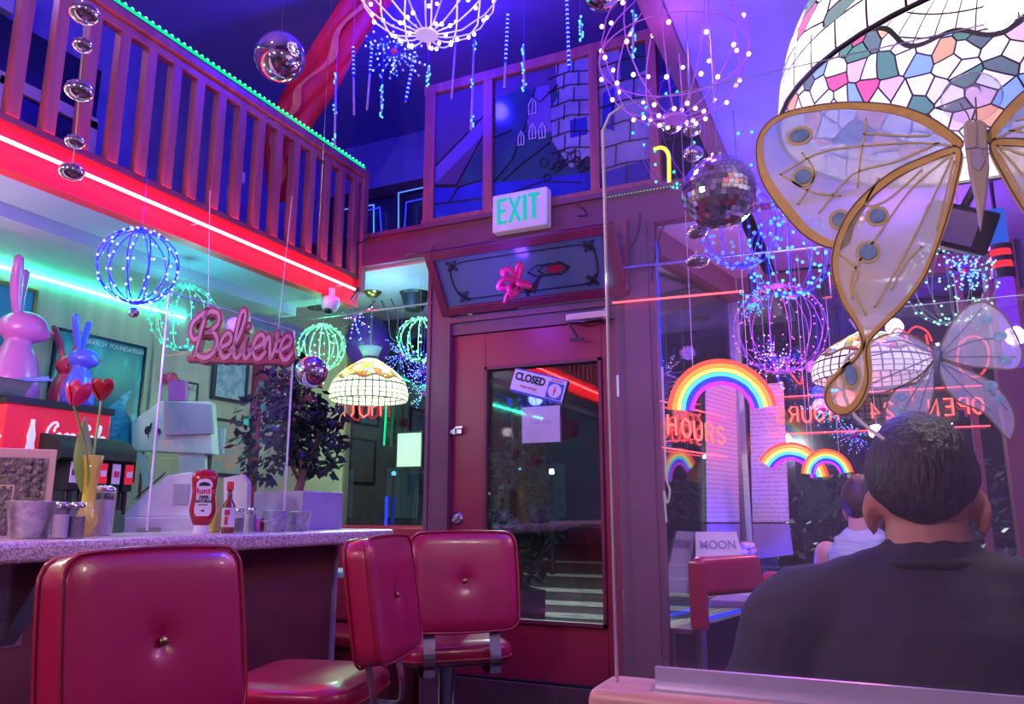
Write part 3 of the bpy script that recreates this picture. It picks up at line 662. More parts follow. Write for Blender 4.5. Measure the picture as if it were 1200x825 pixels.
# street windows
w = struct('window_8', MB().box((-.615,YF,.72),(.60,YF+.006,2.42)), 'glass')
put('window_frame', MB().box((-.615,YF-.02,2.40),(.60,YF+.05,2.5)).box((-.615,YF-.03,.68),(.60,YF+.05,.72)).box((.47,YF-.02,.72),(.50,YF+.03,2.42)), 'beam', w)
struct('wall_front_low', MB().box((-.615,YF-.01,0),(XR,YF+.09,.68)).box((XL,YF-.01,0),(-2.20,YF+.09,.72)), 'wall_dim')
w = struct('window_9', MB().box((-3.335,YF,.76),(-2.20,YF+.006,2.45)), 'glass')
put('window_frame', MB().box((-3.335,YF-.02,.72),(-2.20,YF+.04,.76)).box((-3.335,YF-.02,2.42),(-2.20,YF+.04,2.5)), 'darkwood', w)
struct('wall_front_left', MB().box((XL,YF,.72),(-3.36,YF+.09,2.5)), 'cream')
struct('trim_8', MB().box((-3.36,YF-.02,.72),(-3.335,YF+.06,2.5)), 'cream')
struct('trim_9', MB().box((XL,3.90,.9),(XL+.02,3.99,2.34)), 'maroon')
struct('trim_10', MB().box((XL,3.10,.9),(XL+.015,3.16,2.34)), 'wall_l')
struct('column_street', MB().box((.60,YF-.06,0),(.74,YF+.06,2.52)).box((.58,YF-.07,2.2),(.76,YF+.0,2.26)), 'beam')
struct('wall_front_right', MB().box((.74,YF,0),(XR,YF+.09,2.52)), 'wall_dim')
# street
struct('street', MB().box((-40,YF,-.15),(20,60,-.05)), 'asphalt')
st_ = MB()
for i, yv in enumerate((7.6,8.7,9.9,11.6,14.5,18.5)):
    wd = .42+.05*i
    st_.quadprism([(-14,yv,-.046),(4,yv+.5,-.046),(4,yv+.5+wd,-.046),(-14,yv+wd,-.046)],(0,0,.004))
o = single('crossing_stripes', 'pale worn crossing stripes painted on the dark street outside the door', 'road marking', st_, 'stripe'); o['kind'] = 'structure'; 
bd = MB()
rnd = random.Random(5)
x = -22
fac = thing('street_building', 'dark building front across the street seen through the glass', 'building', (-6, 30, -.05))
mb = MB().box((-30,0,0),(30,.6,9)); put('wall', mb, 'sg_d', fac)
gm = emis('dim_shop_light', (.2,.45,.6), .06, False)
for k in range(16): put('shop_window', MB().box((-28+k*3.5,-.1,1),(-26.4+k*3.5,0,3.2)), gm, fac)
for k in range(5):
    q = ((-6.0,15,2.0),(-8.5,19,2.3),(-4.2,22,2.7),(-10.5,16,2.1),(-5.2,18,3.3))[k]
    l = thing('street_lamp', ('slim street lamp glowing beyond the framed notice','short street lamp with white globe across the road','white globe street lamp standing farther down the road','street lamp past the cream wall outside','tall street lamp beyond the door glass')[k], 'street lamp', (q[0],q[1],-.05))
    put('lamp_post', MB().cyl((0,0,0),.05,q[2],8), 'blackmatte', l); put('lamp_globe', MB().ball((0,0,q[2]+.05),.06,10), 'b_cyan' if k % 2 else 'bulb', l)
# shrub in planter in alcove (outside the door)
def leaves(mb, c, spread, n, s, rnd, flat=.6):
    for k in range(n):
        while True:
            v = Vector((rnd.uniform(-1,1), rnd.uniform(-1,1), rnd.uniform(-1,1)))
            if .25 < v.length < 1: break
        p_ = Vector(c)+Vector((v.x*spread[0], v.y*spread[1], v.z*spread[2]))
        a = Vector((rnd.uniform(-1,1), rnd.uniform(-1,1), rnd.uniform(-1,.7))).normalized(); b_ = a.orthogonal().normalized()
        l = s*rnd.uniform(.7,1.3)
        mb.add([p_, p_+a*l*.45+b_*l*.22, p_+a*l, p_+a*l*.45-b_*l*.22], [(0,1,2,3)])
sp = thing('potted_shrub', 'green shrub in a pale planter outside the entry door', 'plant', (-2.12, 4.75, -.05))
put('planter', MB().lathe([(.0001,0),(.15,0),(.17,.75),(.15,.75),(.14,.70),(.0001,.70)],4), 'stripe', sp)
mb = MB(); leaves(mb, (0,0,1.25), (.26,.26,.5), 700, .07, random.Random(2)); put('foliage', mb, 'leaf2', sp, normals=False)
put('stem', MB().tube([(0,0,.7),(.02,0,1.6)],.015,6), 'terra', sp)
hd_ = thing('street_hedge', 'dark leafy hedge outside the street window under the small rainbows', 'hedge', (.3, 5.3, -.05))
mb = MB(); leaves(mb, (0,0,.85), (1.1,.28,.75), 2600, .07, random.Random(9)); put('foliage', mb, 'hedge_leaf', hd_, normals=False)
put('hedge_trunk', MB().tube([(0,0,0),(.02,0,.5)],.03,6), 'terra', hd_)
light('hedge_light', (.2,4.75,2.3), (.7,.7,1), 8, .05)  # bare point light above the hedge, no fixture modelled
# ================================================================ MEZZANINE RAILING
rl = thing('balcony_railing', 'red-brown wooden balcony railing with square balusters over the red neon', 'railing', (BX, .8, 2.465))
put('handrail', MB().box((-.03,-1.6,.575),(.035,2.62,.615)).box((-.02,-1.6,.535),(.02,2.62,.575)), 'wood_rail', rl, bevel=.004)
yy = -1.5
while yy < 2.56:
    put('baluster', MB().box((-.02,yy,0),(.018,yy+.045,.54)), 'wood_rail', rl, bevel=.002); yy += .125
put('newel_post', MB().box((-.03,2.575,-.10),(.03,2.62,.63)), 'wood_rail', rl, bevel=.003)
# LED rope on handrail
mb = MB().tube([(BX+.02,-.8,3.103),(BX+.02,3.38,3.103)], .006, 6)
rp = single('rope_light', 'green rope light running along the top of the balcony handrail', 'rope light', mb, 'n_greendot')
nb = MB(); yv = .2
while yv < 3.4:
    nb.bead((BX+.02,yv,3.112),.009); yv += .032
put('led_beads', nb, emis('bright_green_led', (.15,1,.45), 1.6, False), rp, world=False); rp.children[0].location = -rp.location
# red neon along fascia
nt_ = thing('red_neon_tube', 'long glowing red neon tube along the balcony fascia', 'neon light', (BX+.045, 1.2, 2.36))
put('neon_tube', MB().tube([(0,-3.2,0),(0,2.12,0)],.0075,8), 'n_red', nt_)
for k in range(6): put('mount_bracket', MB().box((-.045,-2.9+k*.98,-.006),(.002,-2.89+k*.98,-.002)), 'white_pl', nt_)
put('end_cap', MB().cyl((0,2.12,-.012),.016,.024,10).tube([(0,2.12,-.012),(-.02,2.1,-.06)],.006,6), 'black', nt_)
# green strip on wall
gs = single('green_strip_light', 'glowing green strip light where the panelled wall meets the soffit', 'strip light', MB().box((XL+.004,YB,2.322),(XL+.016,3.30,2.334)), 'n_green')
# stuff on mezzanine
cb = thing('mezzanine_cabinet', 'dark open cabinet with a wood frame behind the balcony balusters', 'cabinet', (-3.55, 2.0, 2.45))
put('cabinet_body', MB().box((-.13,-.55,0),(.05,.45,1.0)), 'screen', cb)
put('cabinet_frame', MB().box((.05,-.55,.66),(.07,.45,.72)).box((.05,-.55,.08),(.07,.45,.13)).box((.05,-.05,0),(.07,-.01,.7)).box((.05,.41,0),(.07,.45,.7)), 'tan_box', cb)
put('paper_label', MB().box((.052,-.45,.36),(.056,-.2,.43)).box((.052,.10,.33),(.056,.2,.40)), 'paper', cb)
bx_ = single('storage_box', 'pale blue-white box on top of the mezzanine cabinet', 'box', MB().box((-3.68,1.46,3.452),(-3.45,1.95,3.62)), 'lav_pl', bevel=.005)
for k, (px, py, lb) in enumerate(((283,185,'white gooseneck work lamp clipped behind the balusters'),)):
    g = thing('gooseneck_lamp', lb, 'lamp', tuple(onX(-2.62, 272, 215)))
    put('lamp_arm', MB().tube(smooth_path([(0,0,-.22),(0,-.02,-.05),(0,.0,.03),(0,.03,.055),(0,.06,.04)],6),.006,6), 'white_pl', g, smooth=True)
    put('lamp_head', MB().cyl((0,.045,.02),.024,.05,16), 'white_pl', g, smooth=False)
    put('base', MB().cbox((0,0,-.21),(.05,.05,.06)), 'black', g)
# streamer
A0 = onZ(3.88, 438, -8); B0 = onX(-2.64, 335, 150); C0 = onX(-2.66, 332, 238)
ctr = smooth_path([A0, onX((A0.x-2.64)/2-.02, 385, 75) , B0, C0], 10)
def ribbon3(ctr, wfun, side, mats, mb=None, mi=0, off=Vector((0,0,0)), fold=.0):
    mb = mb or MB(); vs = []; m = len(ctr); K = 7
    for i, p_ in enumerate(ctr):
        w_ = wfun(i/(m-1))
        for k in range(K):
            t = k/(K-1)*2-1
            vs.append(p_+side*t*w_/2+off+Vector((0,-1,0))*fold*math.sin(t*6+i*.25)*w_)
    fs = [(i*K+k, i*K+k+1, (i+1)*K+k+1, (i+1)*K+k) for i in range(m-1) for k in range(K-1)]
    return mb.add(vs, fs, mi)
side = Vector((.82,.57,.1)).normalized()
s_ = thing('fabric_streamer', 'crimson and orange fabric streamer hanging from ceiling over the balcony rail', 'streamer', tuple(A0))
put('fabric', ribbon3(ctr, lambda t: .27-.02*math.sin(t*9)-.13*max(0, (t-.45)/.55), side, None, fold=.10), 'streamer', s_, world=True, smooth=True, normals=False).modifiers.new('t','SOLIDIFY').thickness = .003
put('ceiling_hanging_hook', MB().tube([A0+Vector((0,0,-.02)), A0+Vector((0,0,.02))],.004,5), 'steel', s_, world=True)
cw = [p_+side*(.03*math.sin(i*.8))+Vector((.0,-.035,0)) for i, p_ in enumerate(ctr)]
put('orange_stripe', ribbon3(cw, lambda t: .035+.012*math.sin(t*26), side, None), 'streamer2', s_, world=True, smooth=True, normals=False)
# blue neon outlines in the upper back windows
def neon_path(name, label, pts, r, mt, cat='neon light', group=None, **kw):
    return single(name, label, cat, MB().tube(pts, r, 6, **kw), mt, group)
Yn = YF-.06
for i, (pts, lb, mt) in enumerate((
    ([(396,278),(400,246),(438,240),(438,274)], 'pale blue neon outline in the dark upper window beyond the beam end', 'n_ltblue'),
    ([(407,280),(409,252),(445,243),(447,272)], 'deep blue neon outline tucked inside the pale blue one', 'n_blue'),
    ([(467,268),(467,226),(504,218)], 'blue neon outline beside the stained glass screen', 'n_ltblue'),
    ([(474,268),(476,237),(504,231)], 'inner blue neon outline beside the stained glass screen', 'n_blue'))):
    neon_path('window_neon_outline', lb, [onY(Yn-.02*i, a, b) for a, b in pts], .006, mt, 'neon light')
# diagonal pink neon under the low ceiling edge
a_ = onZ(2.62, 783, -4); XE = -.50
segs = [((-.50,.9),(-.50,2.35)),((-.50,2.42),(-.50,2.95)),((-.50,3.0),(-.50,3.38))]
pn = thing('pink_neon_tube', 'bright pink-red neon tube run along the low ceiling edge', 'neon light', (-.50, 2.0, 2.62))
for i, (px0, py0, px1, py1) in enumerate(((781,-8,802,35),(803,38,842,132),(848,142,868,185),(869,190,897,268))):
    put('neon_tube', MB().tube([onX(-.49, px0, py0), onX(-.49, px1, py1)],.0065,8), 'n_pink', pn, world=True)
put('tube_bracket_ceiling', MB().box((-.48,1.6,2.60),(-.47,1.65,2.66)).box((-.48,2.9,2.60),(-.47,2.95,2.66)), 'steel', pn, world=True)
neon_path('hanging_neon_bend', 'yellow neon tube bent like a hook above the green dotted strip', smooth_path([onY(D-.05,a,b) for a,b in ((766,175),(776,173),(783,180),(784,195),(784,213))],4), .009, 'n_yellow')
neon_path('red_neon_bend', 'thin red neon tube bent like a doorframe behind the mirrored disco globe', [onY(D-.06,a,b) for a,b in ((831,212),(832,180),(837,173),(874,166))], .005, 'n_redline')
mb = MB()
for k in range(46):
    x = -1.05+k*.0155; mb.bead((x, D-.03, 2.665), .0042)
single('dotted_strip_light', 'dotted pale green strip light along the top of the beam', 'strip light', mb, emis('pale_green_led', (.25,.7,.45), 1, False))
# red line neon reflected on header: thin tube along header of the bay
neon_path('reflected_red_line', 'thin red glowing line standing for reflected neon along the header beside the entry door', [(-1.03, D-.04, 2.135), (-.44, D-.04, 2.12)], .0045, 'n_redline')
# ================================================================ COUNTER
ct = thing('lunch_counter', 'long diner counter with speckled pink laminate top and dark red front', 'counter', (-2.3, 1.2, 0))
mb = MB().box((-2.60,-.9,1.047),(-2.05,3.15,1.105))
put('counter_top', mb, 'granite', ct, world=True, bevel=.018, seg=4, smooth=True)
put('counter_front', MB().box((-2.34,-.9,0),(-2.30,3.02,1.047)).box((-2.60,-.9,0),(-2.58,3.02,1.047)), mat('dark_red_counter_front', (.22,.05,.07), .5, c2=(.18,.045,.06)), ct, world=True)
put('end_trim', MB().box((-2.345,3.02,0),(-2.285,3.04,1.047)), 'lav_pl', ct, world=True)
pb = onX(-2.15, 55, 700)
for yv in (pb.y,):
    put('support_bracket', MB().quadprism([(-2.30,yv-.03,1.045),(-2.12,yv-.03,1.045),(-2.25,yv-.03,.86),(-2.30,yv-.03,.80)],(0,.05,0)).box((-2.31,yv-.05,.80),(-2.295,yv+.04,1.045)), 'steel', ct, world=True)
CZ = 1.105
bc = thing('back_counter', 'low back service counter along the panelled wall', 'counter', (-3.35, 2.0, 0))
put('cabinet_body', MB().box((XL+.005,-.9,0),(-3.02,3.35,.94)), 'maroon_dark', bc, world=True)
put('counter_top', MB().box((XL+.005,-.9,.94),(-2.99,3.37,.97)), 'steel', bc, world=True, bevel=.004)
# counter acrylic guard
pg = thing('counter_guard', 'clear acrylic guard panel standing on the lunch counter', 'acrylic panel', (-2.27, 2.3, CZ))
put('acrylic_sheet', MB().box((-.003,-.35,.015),(.003,.33,.86)), 'plexi', pg)
put('sheet_edge', MB().box((-.004,-.354,.015),(.004,-.35,.86)).box((-.004,.33,.015),(.004,.334,.86)).box((-.004,-.35,.86),(.004,.33,.863)), 'edge', pg)
put('foot', MB().box((-.03,-.30,0),(.03,-.27,.02)).box((-.03,.25,0),(.03,.28,.02)), 'plexi', pg)
# ---- stools
def make_stool():
    t = thing('bar_stool', 'x', 'bar stool')
    mb = MB(); o_ = mb.cushion(.405,.35,.085,.045,.12,.010,.018)
    TB = TR(0,-.245,.925,0,R(-9))
    xf(mb, TB); back = put('backrest', mb, 'vinyl', t, smooth=True)
    pm = MB()
    for yy_ in (-.036,.036): pm.tube([TB@Vector((x*1.0, yy_, z*1.0)) for x, z in o_], .0045, 6, closed=True)
    put('piping', pm, 'vinyl_dk', back, smooth=True)
    for yb in (-.040,.040): put('button', MB().ball((0,0,0),(.010,.006,.010),12,X=TB@Matrix.Translation((0,yb,0))), 'brass', back, smooth=True)
    mb = MB(); o2 = mb.cushion(.42,.40,.085,.07,.22,0,.03,dims=())
    xf(mb, TR(0,0,.655,0,R(90))); seat = put('seat', mb, 'vinyl', t, smooth=True)
    pm = MB(); pm.tube([(x, z, .640) for x, z in o2], .005, 6, closed=True); put('piping', pm, 'vinyl_dk', seat, smooth=True)
    for sx in (-.125,.125):
        pts = smooth_path([(0,-.235,.80),(0,-.245,.745),(0,-.265,.66),(0,-.262,.605),(0,-.225,.590),(0,-.12,.597)],5)
        mb = MB(); vs = []
        for i, p_ in enumerate(pts):
            tg = (pts[min(i+1,len(pts)-1)]-pts[max(i-1,0)]).normalized(); nn = Vector((0,-tg.z,tg.y))*.003
            for dx, dn in ((-.021,1),(.021,1),(.021,-1),(-.021,-1)): q = p_+nn*dn; vs.append((sx+dx,q.y,q.z))
        fs = [(i*4+k,i*4+(k+1)%4,(i+1)*4+(k+1)%4,(i+1)*4+k) for i in range(len(pts)-1) for k in range(4)]+[(0,1,2,3),tuple((len(pts)-1)*4+k for k in (3,2,1,0))]
        mb.add(vs, fs); put('back_bar', mb, 'chrome', t)
    put('seat_plate', MB().cbox((0,0,.603),(.24,.24,.012)), 'steel', t)
    put('pedestal', MB().lathe([(.0001,.0),(.21,.0),(.21,.012),(.10,.03),(.035,.05),(.032,.60),(.0001,.60)],28), 'chrome', t, smooth=True)
    put('foot_ring', MB().tube([(.17*math.cos(a*PI/12),.17*math.sin(a*PI/12),.28) for a in range(24)],.009,8,closed=True).tube([(-.17,0,.28),(.17,0,.28)],.007,6), 'chrome', t, smooth=True)
    return t
S0 = make_stool()
for i, (x, y, deg, lb, dz) in enumerate((
    (-1.585,1.20,86,'red vinyl swivel stool in front of the galvanised bucket, its back filling the frame corner',0),
    (-1.64,2.05,104,'red vinyl swivel stool seen edge-on with its back turned to the aisle',0),
    (-1.60,2.86,42,'red vinyl swivel stool nearest the entry door showing its whole buttoned back',0))):
    o = S0 if i == 0 else copy_tree(S0)
    o.location = (x, y, dz); o.rotation_euler = (0,0,R(deg)); setp(o, lb, 'bar stool', 'red vinyl stools along the counter')
# ================================================================ COUNTER ITEMS
def bucket(p, h, r, label, handle=True):
    t = thing('metal_bucket', label, 'bucket', p, 0, 'galvanised buckets on the counter')
    put('bucket_body', MB().lathe([(.0001,.002),(r*.72,.0),(r*.74,.006),(r*.98,h*.96),(r*1.03,h),(r*.95,h),(r*.70,.01),(.0001,.012)],28), 'galv', t, smooth=True)
    if handle: put('wire_handle', MB().tube([(r*1.0*math.cos(a),-r*.45*abs(math.sin(a))-r*.75*math.sin(a),h*.90-h*.42*math.sin(a)) for a in [PI*k/14 for k in range(15)]],.0018,5), 'steel', t)
    return t
bucket(tuple(onX(-2.25,33,632).xy)+(CZ,), .108, .068, 'large galvanised bucket standing beside the salt shaker', False)
def jar(p, s, label, fill, cap='steel', h=.105, r=.024, name='spice_shaker', cat='shaker'):
    t = thing(name, label, cat, p)
    put('glass_body', MB().lathe([(.0001,.0),(r,.0),(r*1.03,.01),(r*1.0,h*.62),(r*.72,h*.80),(r*.72,h*.86)],10), 'jar', t, smooth=False)
    put('contents', MB().lathe([(.0001,.004),(r*.88,.004),(r*.88,h*s),(.0001,h*s)],10), fill, t)
    put('cap', MB().lathe([(r*.78,h*.84),(r*.82,h*.86),(r*.80,h*.98),(r*.5,h),(.0001,h)],16), 'chrome', t, smooth=True)
def cp(px, py, x=-2.25): q = onX(x, px, py); return (q.x, q.y, CZ)
jar(cp(69,631,-2.17), .66, 'salt shaker with steel cap between the large bucket and pepper shaker', 'salt')
jar(cp(87,632,-2.17), .60, 'pepper shaker with steel cap in front of the tulip vase', 'pepper', r=.026)
jar(cp(279,623,-2.21), .60, 'small pepper shaker beside the hot sauce bottle', 'pepper', h=.09, r=.02)
jar(cp(293,623,-2.28), .70, 'small salt shaker beside the pink sweetener packets', 'salt', h=.095, r=.02)
sj = thing('sugar_jar', 'tall glass sugar dispenser full of sugar behind the vase', 'sugar jar', cp(117,628,-2.34))
put('glass_body', MB().lathe([(.0001,0),(.032,0),(.035,.01),(.036,.13),(.033,.14)],12), 'jar', sj)
put('contents', MB().lathe([(.0001,.004),(.031,.004),(.032,.115),(.0001,.120)],12), 'sugar', sj)
put('cap', MB().lathe([(.034,.138),(.037,.14),(.036,.155),(.022,.163),(.0001,.165)],20), 'chrome', sj, smooth=True)
# vase + tulips
vp = cp(99,631,-2.29)
v = thing('flower_vase', 'slim yellow glass vase standing between the shakers', 'vase', vp)
put('vase_body', MB().lathe([(.0001,0),(.022,0),(.016,.012),(.030,.035),(.034,.055),(.024,.085),(.020,.12),(.021,.20),(.032,.255),(.030,.256),(.018,.20),(.016,.10),(.0001,.09)],28), 'yellowglass', v, smooth=True)
def tulip(base, head, label, mt, tilt, leaf=False):
    t = thing('tulip', label, 'flower', base); b0 = Vector(base); h0 = Vector(head)-b0
    put('stem', MB().tube(smooth_path([(0,0,0),(h0.x*.3,h0.y*.3,h0.z*.55),tuple(h0)],8),.0035,6), 'tulipleaf', t, smooth=True)
    mb = MB()
    for k in range(6):
        an = k*PI/3; rr = .92 if k % 2 else 1.05
        vs = []; 
        for i in range(7):
            u = i/6; w_ = .036*math.sin(PI*min(1,u*.85+.1))+.001; r_ = (.005+.036*math.sin(PI*u*.62+.1))*rr; z_ = u*.078-.006
            for j in (-1,0,1):
                a2 = an+j*w_/max(r_,.010)*.8; vs.append((r_*math.cos(a2)*(1 if j == 0 else .96), r_*math.sin(a2)*(1 if j == 0 else .96), z_))
        fs = [(i*3+j,i*3+j+1,(i+1)*3+j+1,(i+1)*3+j) for i in range(6) for j in range(2)]
        mb.add(vs, fs, X=Matrix.Translation(h0)@Euler(tilt).to_matrix().to_4x4())
    o = put('blossom', mb, mt, t, smooth=True, normals=False); o.modifiers.new('s','SOLIDIFY').thickness = .002; 
    s2 = o.modifiers.new('u','SUBSURF'); s2.levels = s2.render_levels = 1
    if leaf:
        mb = MB(); vs = []
        for i in range(12):
            u = i/11; w_ = .030*math.sin(PI*(u**.75))+.001; c_ = Vector((-.005-.02*u, -.01-.02*math.sin(u*2), .02+.26*u))
            for j in (-1,0,1): vs.append(c_+Vector((.3,.8,0)).normalized()*j*w_+Vector((.006*abs(j),0,0)))
        mb.add(vs, [(i*3+j,i*3+j+1,(i+1)*3+j+1,(i+1)*3+j) for i in range(11) for j in range(2)])
        put('leaf', mb, 'tulipleaf', t, smooth=True, normals=False).modifiers.new('s','SOLIDIFY').thickness = .0015
b0 = Vector(vp)+Vector((0,0,.10))
tulip(tuple(b0), tuple(onX(-2.33,119,468)), 'open crimson tulip, the taller bloom in the yellow vase', 'tulip', (.15,.1,0), True)
tulip(tuple(b0+Vector((.004,-.004,0))), tuple(onX(-2.22,86,474)), 'closed pink-red tulip, the lower bloom in the yellow vase', 'tulip2', (-.35,-.1,0))
# carved frame / napkin box
nx = thing('carved_frame', 'tan framed box with dark carved relief at the end of the counter', 'carved box', tuple(onX(-2.45,20,618).xy)+(CZ,), R(0))
Xr = Euler((0,0,R(55))).to_matrix().to_4x4()
put('box_body', MB().box((-.23,0,0),(.085,.05,.275), X=Xr), 'tan_box', nx, bevel=.003)
put('carved_panel', MB().box((-.23,-.006,.0),(.062,0,.245), X=Xr), 'greenish_box', nx)
put('inner_frame', fr(MB(),-.20,-.02,.0,.16,.004,-.010,-.006,Xr), 'tan_box', nx)
mb = MB()
for k in range(9): mb.ball((.045,-.008,.03+.025*k),.008,8,X=Xr); mb.ball((.015,-.008,.03+.025*k),.008,8,X=Xr)
for k in range(9): mb.ball((-.03-.024*k,-.008,.205),.010,8,X=Xr)
put('carved_studs', mb, 'greenish_box', nx, smooth=True)
single('red_box_edge', 'small red and black box lying between the carved frame and bucket', 'box', MB().box((-2.36,1.34,CZ),(-2.30,1.42,CZ+.05)), 'maroon')
# ketchup
k0 = cp(235,628,-2.19)
kt = thing('ketchup_bottle', 'upside-down red ketchup bottle with a white label and cap', 'ketchup bottle', k0, R(47))
mb = MB(); prof = [(0,.022),(.004,.030),(.03,.040),(.05,.045),(.08,.042),(.10,.039),(.13,.040),(.16,.044),(.18,.042),(.193,.030),(.197,.010)]
vs = []; n = 28
for z, w_ in prof:
    for k in range(n):
        a = 2*PI*k/n; e = .75; ca, sa = math.cos(a), math.sin(a)
        vs.append((w_*math.copysign(abs(ca)**e, ca), w_*.55*math.copysign(abs(sa)**e, sa), .03+z))
fs = [(i*n+k,i*n+(k+1)%n,(i+1)*n+(k+1)%n,(i+1)*n+k) for i in range(len(prof)-1) for k in range(n)]+[tuple(range(n))[::-1],tuple((len(prof)-1)*n+k for k in range(n))]
mb.add(vs, fs); put('bottle_body', mb, 'ketchup', kt, smooth=True)
put('cap', MB().lathe([(.0001,0),(.027,0),(.028,.004),(.025,.03),(.0001,.032)],24), 'white_pl', kt, smooth=False)
lb_ = [(-.020,0),(.020,0),(.028,.012),(.029,.03),(.025,.06),(.026,.09),(.027,.115),(.018,.128),(0,.131),(-.018,.128),(-.027,.115),(-.026,.09),(-.025,.06),(-.029,.03),(-.028,.012)]
mb = MB().poly([(x, z+.062) for x, z in lb_], -.0265, -.0225); put('label_panel', mb, 'paper_w', kt)
put('label_lettering', xf(text_mb("Hunt's",.029,.001,off=.0008), TR(0,-.028,.150)), 'inkred', kt)
put('label_print', xf(text_mb("100%",.016,.001,off=.0006), TR(0,-.028,.128)), 'ink', kt)
put('label_print', xf(text_mb("NATURAL",.0135,.001,off=.0006), TR(0,-.028,.114)), 'ink', kt)
put('label_print', MB().box((-.016,-.0275,.100),(.016,-.0268,.103)).box((-.006,-.0275,.078),(.006,-.0268,.084)).poly([(.02*math.cos(t*PI/8),.168+.014*math.sin(t*PI/8)) for t in range(9)],-.0275,-.0268), 'ink', kt)
# yellow mustard behind
ms = thing('mustard_bottle', 'yellow mustard bottle half hidden behind the ketchup bottle', 'mustard bottle', cp(250,626,-2.32))
put('bottle_body', MB().lathe([(.0001,0),(.022,0),(.024,.01),(.024,.09),(.010,.115),(.006,.14),(.0001,.141)],20), 'yellowglass', ms, smooth=True)
hs = thing('hot_sauce_bottle', 'slim hot sauce bottle with red cap and white label', 'hot sauce', cp(266,626,-2.2))
put('bottle_body', MB().lathe([(.0001,0),(.022,0),(.023,.01),(.023,.10),(.010,.125),(.009,.160),(.0001,.160)],20), 'hotsauce', hs, smooth=True)
put('cap', MB().lathe([(.011,.158),(.013,.16),(.012,.188),(.0001,.190)],14), 'redplast', hs)
Xh = Euler((0,0,R(47))).to_matrix().to_4x4()
put('label_panel', MB().lathe([(.0237,.022),(.0237,.092)],24), 'paper_w', hs, smooth=True, normals=False)
put('label_print', MB().box((-.013,-.0252,.03),(-.002,-.0240,.06),X=Xh).box((-.015,-.0252,.065),(.004,-.0240,.085),X=Xh), 'inkred', hs)
pk = thing('sweetener_packets', 'small pink sweetener packets leaning beside the bucket', 'packets', cp(304,622,-2.25)); 
put('packet', MB().box((-.012,-.014,0),(.010,.014,.052)), 'bunny_pink', pk, bevel=.002)
put('printed_panel', MB().box((.010,-.009,.012),(.0115,.009,.042)), 'inkred', pk)
bucket(cp(322,621,-2.19), .084, .052, 'galvanised bucket with wire handle beside the pink packets')
bucket(cp(350,620,-2.19), .080, .050, 'galvanised bucket standing against the lavender planter box', False)
pl = thing('planter_box', 'lavender grey planter box at the end of the counter', 'planter', (-2.42, 2.93, CZ), R(0))
put('planter_body', MB().box((-.14,-.17,0),(.14,.12,.168)), 'lav_pl', pl, bevel=.004)
pt = thing('leafy_plant', 'tall dark leafy plant with reddish trunk growing from the planter box', 'plant', (-2.44, 2.92, CZ+.169))
mb = MB(); rnd = random.Random(11)
for c_, s_, n_ in (((-.05,-.02,.42),(.15,.13,.24),420),((.02,.05,.22),(.17,.13,.14),260),((-.10,-.12,.30),(.16,.14,.28),330),((.10,.06,.36),(.09,.08,.07),90),((.06,.05,.14),(.12,.08,.07),60)): leaves(mb, c_, s_, n_, .055, rnd)
put('foliage', mb, 'leaf', pt, normals=False)
put('trunk', MB().tube(smooth_path([(0,0,0),(.02,.0,.12),(-.03,-.02,.25),(-.02,-.05,.45)],6),[.022-.0008*i for i in range(19)],7).tube(smooth_path([(0,0,.1),(.05,.03,.2),(.08,.05,.36)],5),.008,6).tube([(0,0,.05),(-.08,-.1,.3)],.008,6), 'terra', pt, smooth=True)
# register / white card machine
rg = thing('cash_register', 'white cash register with slanted keypad behind the acrylic guard', 'cash register', (-3.13, 2.80, .97), R(48)); rg.scale = (.82,.82,.95)
put('back_counter_foot', MB().box((-.20,-.24,0),(.16,.24,.10)), 'grey_pl', rg, bevel=.004)
put('register_body', MB().box((-.22,-.26,.10),(.16,.26,.20)).poly([(-.24,.20),(.16,.20),(.16,.40),(.10,.42),(-.02,.40),(-.14,.30)],-.22,.22), 'white_pl', rg, bevel=.006)
put('keypad_strip', MB().poly([(-.18,.285),(-.165,.30),(-.03,.42),(-.045,.40)],-.224,-.10), 'blackmatte', rg)
put('screen', MB().box((.02,-.228,.26),(.10,-.222,.36)), 'grey_pl', rg); put('drawer_lock', MB().box((-.15,-.268,.13),(-.03,-.258,.15)), 'chrome', rg)
bp = thing('order_printer', 'white angular order screen with two small dark bird decals', 'machine', tuple(dp(190,470,4.2).xy)+(.97,), 0)
z0 = .97
q = lambda px, py: (lambda v_: (v_.x, v_.y, v_.z))(dp(px, py, 4.2))
pts = [q(*a) for a in ((154,530),(154,490),(190,470),(193,511),(193,560),(190,600),(160,560))]
pts = [q(*a) for a in ((154,513),(154,520),(182,513),(262,511),(262,500),(192,470),(187,471),(154,496))]
back = Vector((-.418,.909,0))
hd = MB().quadprism([q(154,528),q(154,494),q(187,470),q(245,470),q(249,532)], back*.10)
put('screen_housing', hd, 'white_pl', bp, world=True, bevel=.004)
put('grey_block', MB().quadprism([dp(a,b,4.17) for a,b in ((192,510),(192,470),(246,474),(249,508))], back*.03), 'lav_pl', bp, world=True)
put('support_stand', MB().quadprism([dp(a,b,4.22) for a,b in ((210,520),(240,520),(240,649),(210,649))], back*.04).quadprism([dp(a,b,4.22) for a,b in ((160,532),(170,532),(200,649),(186,649))], back*.02), 'white_pl', bp, world=True)
dcl = MB()
for cx, cy in ((175,524/1.0),):
    pass
for (cx, cy, s_, fl) in ((173,507,1,1),(186,508,.7,-1)):
    pts_ = [(-3,-5),(-4,0),(-2,4),(2,5),(4,9),(5,8),(4,3),(3,-1),(1,-3),(1,-9),(0,-9),(0,-4)]
    dcl.quadprism([dp(cx+fl*s_*a, (cy-3)-s_*b*-1*-1, 4.19) for a, b in pts_], back*.003)
